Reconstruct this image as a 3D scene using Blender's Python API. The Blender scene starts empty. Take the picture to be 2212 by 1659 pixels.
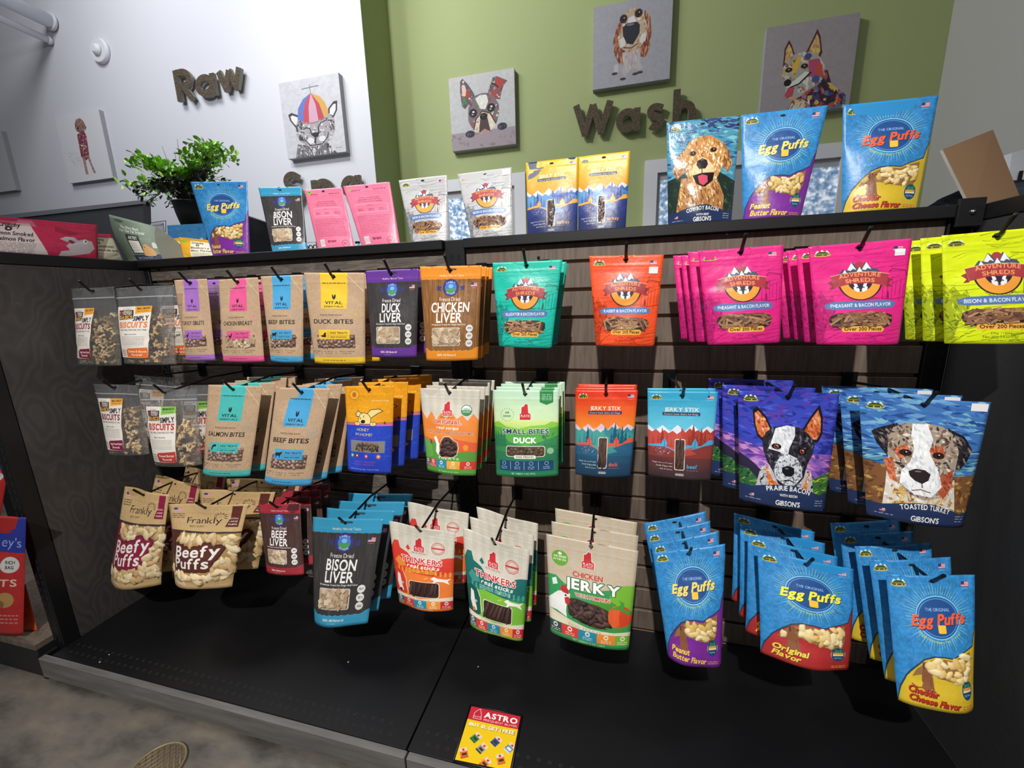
import bpy, bmesh, math, random
import numpy as np
from mathutils import Vector, Matrix
SC = bpy.context.scene
COL = SC.collection
random.seed(11)
# ------------------------------------------------------------------ camera (deck top is z = 0, display back panel is y = 0, middle post x = 0)
CAMP = np.array([.4577, -1.1674, 1.0448]); YAW, PITCH, ROLL, FPX = .2499, .2075, -.0288, 874.3; FW, FH = 2212, 1659
def _axes():
    f = np.array([-math.sin(YAW) * math.cos(PITCH), math.cos(YAW) * math.cos(PITCH), -math.sin(PITCH)])
    r = np.array([math.cos(YAW), math.sin(YAW), 0.]); u = np.cross(r, f); c, s = math.cos(ROLL), math.sin(ROLL)
    return c * r + s * u, -s * r + c * u, f
AR, AU, AF = _axes()
def at(px, axis, val):
    """measured point of the photograph, brought to its real distance: on the plane where coordinate `axis` equals val"""
    d = AF * FPX + AR * (px[0] - FW / 2) - AU * (px[1] - FH / 2)
    return CAMP + (val - CAMP[axis]) / d[axis] * d
cam = bpy.data.objects.new('camera', bpy.data.cameras.new('camera')); COL.objects.link(cam)
cam.data.sensor_width = 36; cam.data.lens = FPX / FW * 36; cam.data.clip_start = .02
cam.matrix_world = Matrix([[AR[0], AU[0], -AF[0], CAMP[0]], [AR[1], AU[1], -AF[1], CAMP[1]], [AR[2], AU[2], -AF[2], CAMP[2]], [0, 0, 0, 1]])
SC.camera = cam
# ------------------------------------------------------------------ world, lamps, exposure
SC.view_settings.view_transform = 'Standard'; SC.view_settings.look = 'None'; SC.view_settings.gamma = 1; SC.view_settings.exposure = 0.0
SC.view_settings.use_curve_mapping = False
SC.cycles.max_bounces = 6; SC.cycles.transparent_max_bounces = 16; SC.cycles.use_denoising = True; SC.cycles.sample_clamp_indirect = 4
wd = bpy.data.worlds.new('world'); SC.world = wd; wd.use_nodes = True
wd.node_tree.nodes['Background'].inputs[0].default_value = (.9, .94, 1, 1); wd.node_tree.nodes['Background'].inputs[1].default_value = .105
def spot(name, loc, tgt, power, size, blend=.5, rad=.05, col=(1, .97, .92)):
    l = bpy.data.lights.new(name, 'SPOT'); l.energy = power; l.spot_size = math.radians(size); l.spot_blend = blend; l.shadow_soft_size = rad; l.color = col
    o = bpy.data.objects.new(name, l); COL.objects.link(o); o.location = loc
    o.rotation_euler = (Vector(tgt) - Vector(loc)).to_track_quat('-Z', 'Y').to_euler(); return o
def area(name, loc, tgt, power, sx, sy, col=(1, 1, 1)):
    l = bpy.data.lights.new(name, 'AREA'); l.energy = power; l.shape = 'RECTANGLE'; l.size = sx; l.size_y = sy; l.color = col
    o = bpy.data.objects.new(name, l); COL.objects.link(o); o.location = loc
    o.rotation_euler = (Vector(tgt) - Vector(loc)).to_track_quat('-Z', 'Y').to_euler(); return o
YW, YG = 1.7, 2.08      # white wall, green wall
spot('track_spot', (.35, -2.7, 3.15), (.1, 0, .5), 500, 60, .75, .03)
area('fill_area', (-.3, -1.6, 3.6), (-.1, .3, .5), 12, 2.4, 1.2, (.96, .98, 1))  # added soft fill over the display, not a real fitting
spot('wall_spot', (-2.3, -.9, 3.3), (-2.6, YW, 1.85), 105, 100, 1., .08, (.93, .95, 1))
spot('wall_spot', (-1.28, .0, 3.9), (-.2, YG, 2.0), 165, 120, 1., .1, (1, .99, .95))
area('fill_area', (-2.6, -.2, 4.6), (-.4, 2.8, 1.8), 80, 1.6, .8, (.97, .98, 1))  # added fill that brightens the back and side walls, no real fitting
# ------------------------------------------------------------------ printed artwork, computed here pixel by pixel

RNG = np.random.RandomState(7)
_GL = {}
def _raster_tri(mask, tri):
    h, w = mask.shape
    x0, y0 = np.floor(tri.min(0)).astype(int); x1, y1 = np.ceil(tri.max(0)).astype(int) + 1
    x0 = max(x0, 0); y0 = max(y0, 0); x1 = min(x1, w); y1 = min(y1, h)
    if x1 <= x0 or y1 <= y0: return
    X, Y = np.meshgrid(np.arange(x0, x1) + .5, np.arange(y0, y1) + .5)
    (ax, ay), (bx, by), (cx, cy) = tri
    d1 = (X - bx) * (ay - by) - (ax - bx) * (Y - by)
    d2 = (X - cx) * (by - cy) - (bx - cx) * (Y - cy)
    d3 = (X - ax) * (cy - ay) - (cx - ax) * (Y - ay)
    neg = (d1 < 0) | (d2 < 0) | (d3 < 0); pos = (d1 > 0) | (d2 > 0) | (d3 > 0)
    mask[y0:y1, x0:x1] |= ~(neg & pos)
GS = 72  # glyph pixels per em
def glyph(ch, bold):
    k = (ch, bold)
    if k in _GL: return _GL[k]
    cu = bpy.data.curves.new('glyph', 'FONT'); cu.body = ch; cu.size = 1.0; cu.offset = {0: 0., 1: .022, 2: .04}[bold]
    cu.resolution_u = 3
    ob = bpy.data.objects.new('glyph', cu); bpy.context.scene.collection.objects.link(ob)
    bpy.context.view_layer.update()
    dg = bpy.context.evaluated_depsgraph_get()
    me = ob.evaluated_get(dg).to_mesh()
    res = None
    if me is not None and len(me.vertices):
        V = np.array([v.co[:2] for v in me.vertices])
        me.calc_loop_triangles()
        lo = V.min(0); hi = V.max(0)
        w = int(np.ceil((hi[0] - lo[0]) * GS)) + 1; h = int(np.ceil((hi[1] - lo[1]) * GS)) + 1
        m = np.zeros((h, w), bool)
        for t in me.loop_triangles: _raster_tri(m, (V[list(t.vertices)] - lo) * GS)
        res = (m, lo[0], lo[1], hi[0], hi[1])
    bpy.data.objects.remove(ob); bpy.data.curves.remove(cu)
    _GL[k] = res
    return res
def hexc(c):
    if isinstance(c, str): return np.array([int(c[i:i + 2], 16) for i in (0, 2, 4)]) / 255.
    return np.array(c, float)
class Art:
    def __init__(s, w, asp, bg='ffffff'):
        s.w = w; s.h = int(w * asp); s.a = np.zeros((s.h, s.w, 3)) + hexc(bg); s.win = np.zeros((s.h, s.w), bool); s.clip = None
    def P(s, p): return np.array(p, float) * (s.w, s.h)
    def put(s, x0, y0, m, c, al=1.):
        if s.clip is not None: m = m & s.clip[y0:y0 + m.shape[0], x0:x0 + m.shape[1]]
        if c == 'WIN': s.win[y0:y0 + m.shape[0], x0:x0 + m.shape[1]] |= m; return
        v = s.a[y0:y0 + m.shape[0], x0:x0 + m.shape[1]]; v[m] = v[m] * (1 - al) + hexc(c) * al
        if al > .5: s.win[y0:y0 + m.shape[0], x0:x0 + m.shape[1]] &= ~m
    def polymask(s, p):
        p = s.P(p); x0, y0 = np.floor(p.min(0)).astype(int); x1, y1 = np.ceil(p.max(0)).astype(int) + 1
        x0 = max(x0, 0); y0 = max(y0, 0); x1 = min(x1, s.w); y1 = min(y1, s.h)
        if x1 <= x0 or y1 <= y0: return None
        X = np.arange(x0, x1) + .5; Y = (np.arange(y0, y1) + .5)[:, None]
        m = np.zeros((y1 - y0, x1 - x0), bool)
        q = np.roll(p, -1, 0)
        for (ax, ay), (bx, by) in zip(p, q):
            if ay == by: continue
            c = ((ay > Y) != (by > Y))
            m ^= c & (X[None] < (bx - ax) * (Y - ay) / (by - ay) + ax)
        return x0, y0, m
    def poly(s, p, c, al=1.):
        r = s.polymask(p)
        if r: s.put(r[0], r[1], r[2], c, al)
    def rect(s, x0, y0, x1, y1, c, al=1.): s.poly([(x0, y0), (x1, y0), (x1, y1), (x0, y1)], c, al)
    def ellp(s, cx, cy, rx, ry, n=28, a0=0, a1=360, rot=0):
        t = np.radians(np.linspace(a0, a1, n, endpoint=(a1 - a0) < 360)); x = rx * s.w * np.cos(t); y = ry * s.w * np.sin(t)
        r = np.radians(rot); return np.stack([cx + (x * np.cos(r) - y * np.sin(r)) / s.w, cy + (x * np.sin(r) + y * np.cos(r)) / s.h], 1)
    def ell(s, cx, cy, rx, ry, c, al=1., rot=0): s.poly(s.ellp(cx, cy, rx, ry, rot=rot), c, al)   # radii in widths
    def rrect(s, x0, y0, x1, y1, r, c, al=1.):
        ry = r * s.w / s.h; p = []
        for cx, cy, a in ((x1 - r, y1 - ry, 0), (x0 + r, y1 - ry, 90), (x0 + r, y0 + ry, 180), (x1 - r, y0 + ry, 270)):
            for k in range(5):
                t = math.radians(a + k * 22.5); p.append((cx + r * math.cos(t), cy + ry * math.sin(t)))
        s.poly(p, c, al)
    def line(s, pts, wd, c, al=1., taper=False):    # wd in widths
        q = s.P(pts); n = len(q)
        for i in range(n - 1):
            d = q[i + 1] - q[i]; L = np.hypot(*d)
            if L < 1e-6: continue
            w0 = wd * s.w / 2; w1 = w0
            if taper: w0 *= 1 - i / (n - 1) * .9; w1 *= 1 - (i + 1) / (n - 1) * .9
            nn = np.array([-d[1], d[0]]) / L; e = d / L * min(w0, L) * .3
            s.poly(np.array([q[i] + nn * w0 - e, q[i + 1] + nn * w1 + e, q[i + 1] - nn * w1 + e, q[i] - nn * w0 - e]) / (s.w, s.h), c, al)
    def text(s, t, cx, cy, ht, c, w=None, b=1, slant=0., rot=0., arc=0., al=1., align='c', track=.06):
        """ht: capital height in widths of the canvas; cx, cy: middle of the line"""
        em = ht * s.w / .70; pen = 0.; items = []
        for ch in t:
            if ch == ' ': pen += .30; continue
            g = glyph(ch, b)
            if g is None: continue
            items.append((g, pen)); pen += g[3] - g[1] + track
        tot = max(pen - track, .01) * em; sx = 1.
        if w is not None: sx = w * s.w / tot
        tot *= sx
        X0 = cx * s.w; Y0 = cy * s.h + ht * s.w * .5
        off = {'c': -tot / 2, 'l': 0, 'r': -tot}[align]
        cr, sr = math.cos(math.radians(rot)), math.sin(math.radians(rot))
        for g, p in items:
            m, lx, ly, hx, hy = g
            gw = (hx - lx) * em * sx; mid = off + p * em * sx + gw / 2
            tt = (mid - off) / max(tot, 1) * 2 - 1
            dy = -arc * s.w * (1 - tt * tt); da = math.atan2(arc * s.w * 2 * tt, tot / 2) if arc else 0
            ca, sa = math.cos(da + math.radians(rot)), math.sin(da + math.radians(rot))
            ox = X0 + mid * cr - dy * sr; oy = Y0 + mid * sr + dy * cr
            R = max(gw, (hy - ly) * em) * (.8 + abs(slant)) + 2; cyy = oy - (hy + ly) / 2 * em
            x0, x1 = int(max(ox - R, 0)), int(min(ox + R + 1, s.w)); y0, y1 = int(max(min(oy, cyy) - R, 0)), int(min(max(oy, cyy) + R + 1, s.h))
            if x1 <= x0 or y1 <= y0: continue
            X, Y = np.meshgrid(np.arange(x0, x1) + .5 - ox, np.arange(y0, y1) + .5 - oy)
            u = (X * ca + Y * sa); v = (-X * sa + Y * ca)     # v down from the baseline
            v2 = -v; u = u - slant * v2
            gx = ((u / sx + (hx - lx) * em / 2) / em * GS); gy = ((v2 / em - ly) * GS)
            ok = (gx >= 0) & (gx < m.shape[1]) & (gy >= 0) & (gy < m.shape[0])
            mm = np.zeros(ok.shape, bool); mm[ok] = m[gy[ok].astype(int), gx[ok].astype(int)]
            s.put(x0, y0, mm, c, al)
    def otext(s, t, cx, cy, ht, c, oc, ow, **k):   # lettering with an outline
        for q in range(10): s.text(t, cx + ow * math.cos(q * .628), cy + ow * math.sin(q * .628) * s.w / s.h, ht, oc, **k)
        s.text(t, cx, cy, ht, c, **k)
    def lines(s, x0, x1, y0, y1, n, c, al=.8, wd=.006):   # fine print too small to read
        for i in range(n):
            y = y0 + (y1 - y0) * (i + .5) / n; x = x0
            while x < x1:
                l = RNG.uniform(.02, .07); s.rect(x, y - wd / 2, min(x + l, x1), y + wd / 2, c, al); x += l + .012
    def strokes(s, p, cols, n, ln, wd, ang=None, spread=40, al=1., seed=0):
        r = s.polymask(p) if p is not None else (0, 0, np.ones((s.h, s.w), bool))
        if r is None: return
        x0, y0, m = r; full = np.zeros((s.h, s.w), bool); full[y0:y0 + m.shape[0], x0:x0 + m.shape[1]] = m
        old = s.clip; s.clip = full if old is None else (full & old)
        ys, xs = np.nonzero(s.clip); R = np.random.RandomState(seed + n)
        for i in range(n if len(xs) else 0):
            k = R.randint(len(xs)); cx, cy = xs[k] / s.w, ys[k] / s.h
            a = math.radians(R.uniform(0, 360) if ang is None else ang + R.uniform(-spread, spread)); l = ln * R.uniform(.5, 1.2); w = wd * R.uniform(.5, 1.3)
            dx, dy = math.cos(a) * l / 2, math.sin(a) * l / 2; nx, ny = -math.sin(a) * w / 2, math.cos(a) * w / 2; f = s.w / s.h
            j = lambda: R.uniform(.6, 1.3)
            s.poly([(cx - dx * j(), cy - dy * f * j()), (cx + nx * j(), cy + ny * f * j()), (cx + dx * j(), cy + dy * f * j()), (cx - nx * j(), cy - ny * f * j())], cols[R.randint(len(cols))], al)
        s.clip = old
    def grad(s, c0, c1, y0=0., y1=1.):
        a, b = int(y0 * s.h), int(y1 * s.h); t = np.linspace(0, 1, max(b - a, 1))[:, None, None]
        s.a[a:b] = hexc(c0) * (1 - t) + hexc(c1) * t
    def noise(s, amt, sc=6):
        R = np.random.RandomState(int(amt * 1000) + sc); hh, ww = s.h // sc + 2, s.w // sc + 2
        n = R.rand(hh, ww); n = np.kron(n, np.ones((sc, sc)))[:s.h, :s.w]
        for ax in (0, 1):
            for k in range(3): n = (n + np.roll(n, sc // 3 + 1, ax)) / 2
        s.a *= (1 + amt * (n - .5)[..., None] * 2); s.a = np.clip(s.a, 0, 1)
    def window(s, p): s.poly(p, 'WIN')

def wood_lines(A, c, n=34, y0=0., y1=1., seed=1, al=.75, wd=.006):
    R = np.random.RandomState(seed)
    for i in range(n):
        y = R.uniform(y0, y1); x = R.uniform(-.1, .9); l = R.uniform(.1, .5); k = R.uniform(-.03, .03)
        A.line([(x + l * t, y + k * math.sin(t * 3.1) - .03 * t) for t in (0, .33, .66, 1)], wd * R.uniform(.5, 1.5), c, al, taper=True)
def trail_logo(A, x, y, s):       # small green hill emblem, upper left corner
    A.poly([(x - s, y + .012), (x - s * .6, y - .5 * s * A.w / A.h), (x - s * .25, y - .2 * s * A.w / A.h), (x, y - .62 * s * A.w / A.h), (x + s * .35, y - .2 * s * A.w / A.h), (x + s * .6, y - .5 * s * A.w / A.h), (x + s, y + .012)], 'e8ead8')
    A.ell(x, y, s * .72, s * .3, '2f3a1e'); A.ell(x, y + .008, s * .95, s * .24, '5f7d2a')
    A.ell(x, y + .018, s, s * .18, 'cbb545'); A.lines(x - s * .75, x + s * .75, y + .008, y + .02, 1, '3a2c14', .9, .012)
def us_flag(A, x, y, w):
    h = w * .62 * A.w / A.h
    A.rect(x, y, x + w, y + h, 'e9dfe2')
    for k in range(4): A.rect(x, y + h * (k * 2) / 7, x + w, y + h * (k * 2 + 1) / 7, 'c0495a')
    A.rect(x, y, x + w * .45, y + h * .55, '2e3f78'); A.rect(x + .01, y + h * 1.25, x + w - .01, y + h * 1.35, 'cccccc', .6)
def zigzag(x0, x1, y, amp, n, seed=3, base=None):
    R = np.random.RandomState(seed); p = []
    for i in range(n + 1):
        p.append((x0 + (x1 - x0) * i / n, y + (amp if i % 2 else -amp) * R.uniform(.3, 1)))
    b = 1.02 if base is None else base
    return p + [(x1, b), (x0, b)]
def pine(A, x, y, h, c, w=.35):
    f = A.w / A.h
    for k in range(3):
        yy = y - h * (1 - k * .27); ww = h / f * w * (.45 + .27 * k) * .5
        A.poly([(x, yy), (x + ww, yy + h * .42), (x - ww, yy + h * .42)], c)

# ---- the pouches' printed faces
def art_adventure(bg, dk, flavor, meat=None, stick=False):
    A = Art(400, 1.25, bg); f = 400 / A.h
    wood_lines(A, dk, 60, 0, 1, seed=3, al=.8); A.line([(0, .155), (1, .15)], .004, dk, .4)
    ridge = [(0, .42), (.05, .5), (.09, .47), (.15, .55), (.2, .5), (.24, .62), (.2, .72), (.12, .8), (.07, .95), (0, 1)]
    A.poly(ridge, dk, .45); A.strokes(ridge, [dk, bg], 60, .08, .02, ang=70, spread=25, al=.7, seed=5)
    A.line([(.8, .3), (.83, .27), (.97, .29), (.99, .34)], .01, dk)
    for x in (.74, .79, .84, .88, .93, .97): A.line([(x, .33 + (x * 37 % 1) * .1), (x - .01, .52 + (x * 91 % 1) * .1)], .007, dk, .8)
    A.line([(.72, .55), (.84, .56), (1, .54)], .008, dk); A.poly([(.775, .55), (.78, .49), (.79, .475), (.8, .49), (.805, .55)], dk)
    A.strokes([(0, .78), (.3, .74), (.36, .8), (.1, 1), (0, 1)], [dk], 26, .12, .012, ang=-15, spread=20, al=.7, seed=2)
    wood_lines(A, dk, 26, .86, 1, seed=9, al=.8)
    trail_logo(A, .135, .082, .085); us_flag(A, .83, .06, .09)
    A.poly([(.25, .34), (.33, .25), (.37, .26), (.42, .185), (.5, .24), (.56, .185), (.62, .25), (.68, .26), (.74, .34)], '4a5468')
    A.ell(.5, .215, .045, .04, 'a63c48')
    for x, y in ((.42, .19), (.57, .19), (.35, .255), (.5, .235)):
        A.poly([(x, y), (x + .05, y + .075), (x + .015, y + .06), (x - .01, y + .08), (x - .045, y + .07)], 'e9ecf0')
    A.poly(A.ellp(.5, .375, .235, .235, a0=0, a1=180), '2a2230'); A.poly(A.ellp(.5, .38, .215, .215, a0=0, a1=180), 'f0a040')
    A.poly(A.ellp(.5, .375, .13, .125, a0=0, a1=180), '33283a')
    A.text('Perfect For Training & Traveling', .5, .52, .026, '7a4a1c', w=.3, arc=-.075, b=1)
    A.poly([(.16, .375), (.21, .355), (.23, .44), (.17, .445), (.205, .41)], '8c2f38'); A.poly([(.84, .365), (.79, .355), (.77, .44), (.84, .44), (.8, .405)], '8c2f38')
    A.poly([(.2, .315), (.35, .29), (.5, .283), (.65, .29), (.8, .315), (.77, .43), (.62, .4), (.5, .395), (.38, .4), (.23, .43)], 'a83c44')
    A.line([(.2, .315), (.35, .29), (.5, .283), (.65, .29), (.8, .315)], .006, 'e8c8a0'); wood_lines(A, '7c2830', 8, .32, .4, seed=4, al=.5)
    A.text('ADVENTURE', .5, .322, .047, 'f0a060', w=.42, arc=.02, b=1); A.text('SHREDS', .5, .37, .047, 'f0a060', w=.3, arc=.01, b=1)
    for sx in (-1, 1):
        A.poly([(.5 + sx * .07, .395), (.5 + sx * .035, .40), (.5 + sx * .025, .425), (.5 + sx * .06, .435)], 'eef0f2')
        A.poly([(.5 + sx * .075, .43), (.5 + sx * .03, .43), (.5, .47), (.5 + sx * .03, .48), (.5 + sx * .07, .46)], 'eef0f2'); A.ell(.5 + sx * .035, .438, .009, .006, '222222')
    A.poly([(.48, .462), (.52, .462), (.5, .478)], '222222')
    A.poly([(.11, .595), (.2, .57), (.8, .565), (.88, .585), (.87, .63), (.8, .645), (.2, .65), (.12, .635)], '5878b0'); A.poly([(.14, .6), (.84, .592), (.84, .6), (.14, .61)], '7896c8', .6)
    A.text(flavor, .5, .607, .043, 'dfe4ee', w=.66, b=1, rot=-.6)
    win = [(.14, .76), (.16, .71), (.24, .685), (.5, .68), (.76, .685), (.85, .71), (.86, .77), (.82, .82), (.7, .845), (.3, .845), (.18, .82)]
    A.poly(win, '3c2f2a'); A.window(win)
    A.rrect(.27, .815, .76, .872, .03, 'f5b648'); A.text('Over 200 Pieces', .515, .842, .042, '3a2414', w=.43, b=1)
    A.text('Dog Treats', .5, .9, .028, dk, w=.2, b=0); A.text('Net Wt. 2.5 oz (71g)', .5, .935, .028, dk, w=.34, b=0)
    return A
def art_egg(c, flavor, tc, fc, cd):
    A = Art(400, 1.32, '3388c8'); A.noise(.1, 8); A.noise(.05, 20)
    A.strokes(None, ['1c6fb4', '68bce6'], 60, .03, .006, al=.5, seed=3)
    trail_logo(A, .13, .065, .085); us_flag(A, .84, .05, .085)
    cx, cy = .53, .32
    for k in range(64):
        a = k / 64 * 6.283; r0 = .27; r1 = .33 + .05 * ((k * 7) % 3) + (.03 if math.sin(a) < 0 else 0); q = A.w / A.h
        A.line([(cx + r0 * math.cos(a), cy + r0 * .86 * math.sin(a) * q), (cx + r1 * math.cos(a), cy + r1 * .9 * math.sin(a) * q)], .006, 'cfe08a' if k % 2 else 'a8dcec', .85, taper=True)
    A.ell(cx, cy, .262, .215, '8ccdf0'); A.ell(cx, cy, .25, .203, '1f4f92'); A.ell(cx, cy, .238, .19, '4c94cf'); A.ell(cx, cy, .226, .18, '23508f')
    A.text('THE ORIGINAL', cx, .262, .032, '8fb0e0', w=.29, b=1, rot=0)
    for dx, dy, cc in ((.006, .006, '16305c'), (0, 0, tc)): A.text('Egg Puffs', cx + dx, .335 + dy, .102, cc, w=.64, b=2, track=.02, slant=.28, rot=-3)
    A.rrect(.51, .375, .605, .435, .012, 'f6c63c')
    A.text('Eggstraordinary Pet Treats', cx, .43, .028, 'c8d850', w=.5, arc=-.09, b=0)
    A.poly([(.0, .98), (.03, .87), (.1, .77), (.2, .69), (.3, .63), (.42, .6), (.55, .6), (.66, .61), (.76, .58), (.86, .555), (.94, .53), (.97, .44), (1, .38), (1, 1), (0, 1)], '26405c')
    A.poly([(.0, 1), (.04, .88), (.11, .78), (.21, .7), (.31, .64), (.43, .61), (.55, .61), (.66, .62), (.76, .59), (.86, .565), (.95, .54), (.98, .45), (1, .4), (1, 1)], c)
    A.strokes([(.0, 1), (.11, .78), (.31, .7), (.7, .8), (1, .4), (1, 1)], [cd, c], 140, .03, .012, al=.6, seed=8)
    win = [(.16, .775), (.22, .705), (.32, .65), (.43, .62), (.55, .62), (.66, .63), (.76, .6), (.9, .572), (.9, .7), (.84, .79), (.7, .79), (.55, .77), (.4, .74), (.25, .75)]
    A.poly(win, '96703c'); A.window(win)  # darker ground paints in the shade between the puffs
    d = '8a5636'
    A.line([(.27, .84), (.2, .85), (.15, .83)], .014, d); A.ell(.3, .835, .05, .04, d); A.poly([(.27, .7), (.345, .7), (.375, .76), (.375, .84), (.28, .86), (.255, .79)], d)
    A.line([(.36, .76), (.375, .86)], .024, d); A.line([(.335, .77), (.335, .86)], .022, d); A.ell(.385, .86, .018, .01, d); A.ell(.345, .862, .018, .01, d)
    A.ell(.31, .675, .036, .033, d); A.poly([(.31, .66), (.37, .668), (.37, .688), (.32, .7)], d); A.ell(.37, .673, .01, .008, '2a1810'); A.poly([(.28, .66), (.3, .655), (.3, .7), (.275, .7)], '5c3620'); A.ell(.325, .667, .006, .006, '2a1810'); A.line([(.345, .77), (.35, .83)], .004, '5c3620')
    A.ell(.82, .84, .095, .075, 'e0d8b0'); A.ell(.82, .84, .088, .088, '1d4a74'); A.rect(.75, .82, .89, .85, 'e8a048'); A.rect(.75, .84, .89, .852, 'f4e8c8')
    A.poly([(.76, .83), (.78, .79), (.82, .8), (.86, .785), (.88, .83), (.82, .81)], '2e8c58'); A.text('Dog Treats', .82, .872, .018, 'd8e8f0', w=.1, b=0)
    for i, (t, w) in enumerate(flavor):
        y = (.865 if len(flavor) > 1 else .9) + i * .062
        for dx, dy, cc in ((.005, .004, '30181c'), (0, 0, fc)): A.text(t, .1 + dx, y + dy, .064, cc, w=w, b=2, track=.02, slant=.28, rot=3 if fc != 'x' else 0, align='l')
    A.lines(.74, .93, .945, .975, 2, fc, .6, .008)
    return A
def art_vital(c, name, beast='V', inkk='262220'):
    A = Art(380, 1.42, 'c2a384'); A.noise(.06, 5)
    A.rect(.27, 0, .72, .39, c); A.lines(.3, .69, .105, .12, 1, inkk, .7, .008)
    A.line([(.7, .01), (.98, .2)], .006, 'eadfc8')
    A.poly([(.465, .235), (.485, .24), (.495, .265), (.505, .24), (.525, .232), (.53, .265), (.51, .29), (.49, .29), (.47, .27)], inkk)
    A.text('VITAL', .495, .325, .045, inkk, w=.3, b=1); A.text('ESSENTIALS', .495, .366, .024, inkk, w=.33, b=1)
    A.ell(.86, .45, .085, .085, c, .35); A.ell(.86, .45, .077, .077, 'c2a384'); A.text('VE', .86, .45, .035, c, b=1, al=.7)
    A.text('FREEZE-DRIED RAW', .45, .46, .022, inkk, w=.4, b=0); A.text(name, .47, .53, .068, inkk, w=.72, b=1)
    win = [(.16, .68), (.86, .675), (.86, .82), (.16, .825)]
    A.poly(win, '6e5648'); A.window(win)
    A.rect(.2, .62, .78, .725, c); A.line([(.4, .635), (.4, .71)], .005, inkk); A.text('DOG TREATS', .59, .655, .03, inkk, w=.3, b=1, slant=.1); A.line([(.42, .68), (.76, .68)], .004, inkk); A.text('MADE WITH ' + name.split()[0], .59, .7, .018, inkk, w=.28, b=1)
    if beast == 'duck': A.poly([(.24, .685), (.3, .68), (.325, .655), (.345, .65), (.37, .665), (.35, .675), (.365, .69), (.34, .705), (.27, .7)], inkk)
    elif beast == 'cow':
        A.poly([(.23, .66), (.34, .655), (.36, .645), (.385, .655), (.37, .67), (.355, .68), (.35, .71), (.335, .71), (.335, .69), (.265, .69), (.26, .71), (.245, .71), (.24, .68), (.225, .7)], inkk)
    elif beast == 'fish': A.poly([(.24, .7), (.25, .665), (.28, .645), (.33, .64), (.36, .655), (.33, .665), (.29, .67), (.27, .69), (.28, .705)], inkk)
    else: A.poly([(.24, .66), (.27, .68), (.31, .675), (.33, .65), (.35, .65), (.36, .665), (.34, .675), (.33, .7), (.3, .705), (.31, .72), (.29, .72), (.28, .7), (.25, .69)], inkk)
    for x, t in ((.13, 'RESPONSIBLY\nFED'), (.4, 'BUTCHER CUT\nPROTEIN'), (.73, 'PROUDLY AMERICAN\nCRAFTED')):
        for i, l in enumerate(t.split('\n')): A.text(l, x, .86 + i * .022, .016, inkk, b=0, w=.06 + .012 * len(l))
    for x in (.25, .54): A.line([(x, .85), (x, .89)], .004, inkk)
    A.rect(0, .925, 1, 1, c); A.lines(.25, .7, .955, .965, 1, inkk, .6, .01); A.line([(.72, .96), (.9, .96)], .003, inkk)
    return A
def art_liver(top, body, bot, name, wood=False):
    A = Art(380, 1.45, body)
    if wood:
        A.strokes(None, ['9c6c3c', '7c5230', 'b07c48', '8c6038'], 420, .5, .02, ang=90, spread=4, al=.7, seed=2)
        for x in (.12, .3, .47, .63, .8, .93): A.line([(x, 0), (x + .01, 1)], .006, '4c3018', .8)
    else: A.strokes(None, ['4a4644', '3a3636', '544e4a'] if top != '7a2b34' else ['5c3c38', '50322e', '664640'], 260, .5, .02, ang=90, spread=4, al=.45, seed=2)
    A.poly([(0, 0), (1, 0), (1, .13)] + [(1 - k / 20, .135 + .004 * (k % 2)) for k in range(21)], top)
    A.poly([(0, 1), (1, 1), (1, .86)] + [(1 - k / 20, .885 + .008 * (k % 2) - .03 * (abs(k - 10) > 8)) for k in range(21)], bot)
    A.text('Healthy Natural Tasty', .52, .098, .032, 'f2e6d8', w=.4, b=0)
    A.rrect(.43, .025, .6, .045, .01, '2a2222', .6)
    A.poly([(.28, .2), (.36, .215), (.33, .235), (.36, .255), (.28, .25)], '3c3c80'); A.poly([(.74, .2), (.66, .215), (.69, .235), (.66, .255), (.74, .25)], '3c3c80')
    A.ell(.51, .225, .135, .135, '3c3c88'); A.ell(.51, .225, .095, .095, '4e7ccc'); A.poly(A.ellp(.51, .235, .088, .08, a0=0, a1=180), '4f9a5c'); A.ell(.51, .21, .04, .03, '7cc0e8')
    A.text('FAMILY', .51, .178, .026, 'c8ccf0', w=.14, arc=.02, b=1); A.text('PET FARMS', .51, .27, .024, 'c8ccf0', w=.16, arc=-.03, b=1)
    us_flag(A, .84, .175, .1)
    A.text('Freeze Dried', .5, .345, .06, 'f4efe8', w=.36, b=0)
    a, b = name
    A.text(a, .5, .43, .145, 'fbf9f6', w=.094 * len(a), b=1, slant=.03, track=.08); A.text(b, .49, .54, .145, 'fbf9f6', w=.092 * len(b), b=1, slant=.03, track=.08)
    A.text('Wholesome Treats For Dogs And Cats', .48, .612, .024, 'f4efe8', w=.62, b=1)
    A.rrect(.17, .645, .7, .84, .03, 'd8ccc0'); A.rrect(.185, .652, .685, .833, .025, 'a8988a'); A.rrect(.185, .652, .685, .833, .025, 'WIN')
    for y in (.655, .735, .815):
        A.ell(.85, y, .055, .055, 'e8e8e6'); A.lines(.82, .885, y - .012, y + .012, 2, '555555', .7, .008)
    A.text('100% All Natural', .45, .935, .034, 'f8f0e4', w=.36, b=1); A.lines(.36, .5, .965, .972, 1, 'f8f0e4', .5, .006)
    return A
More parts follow.
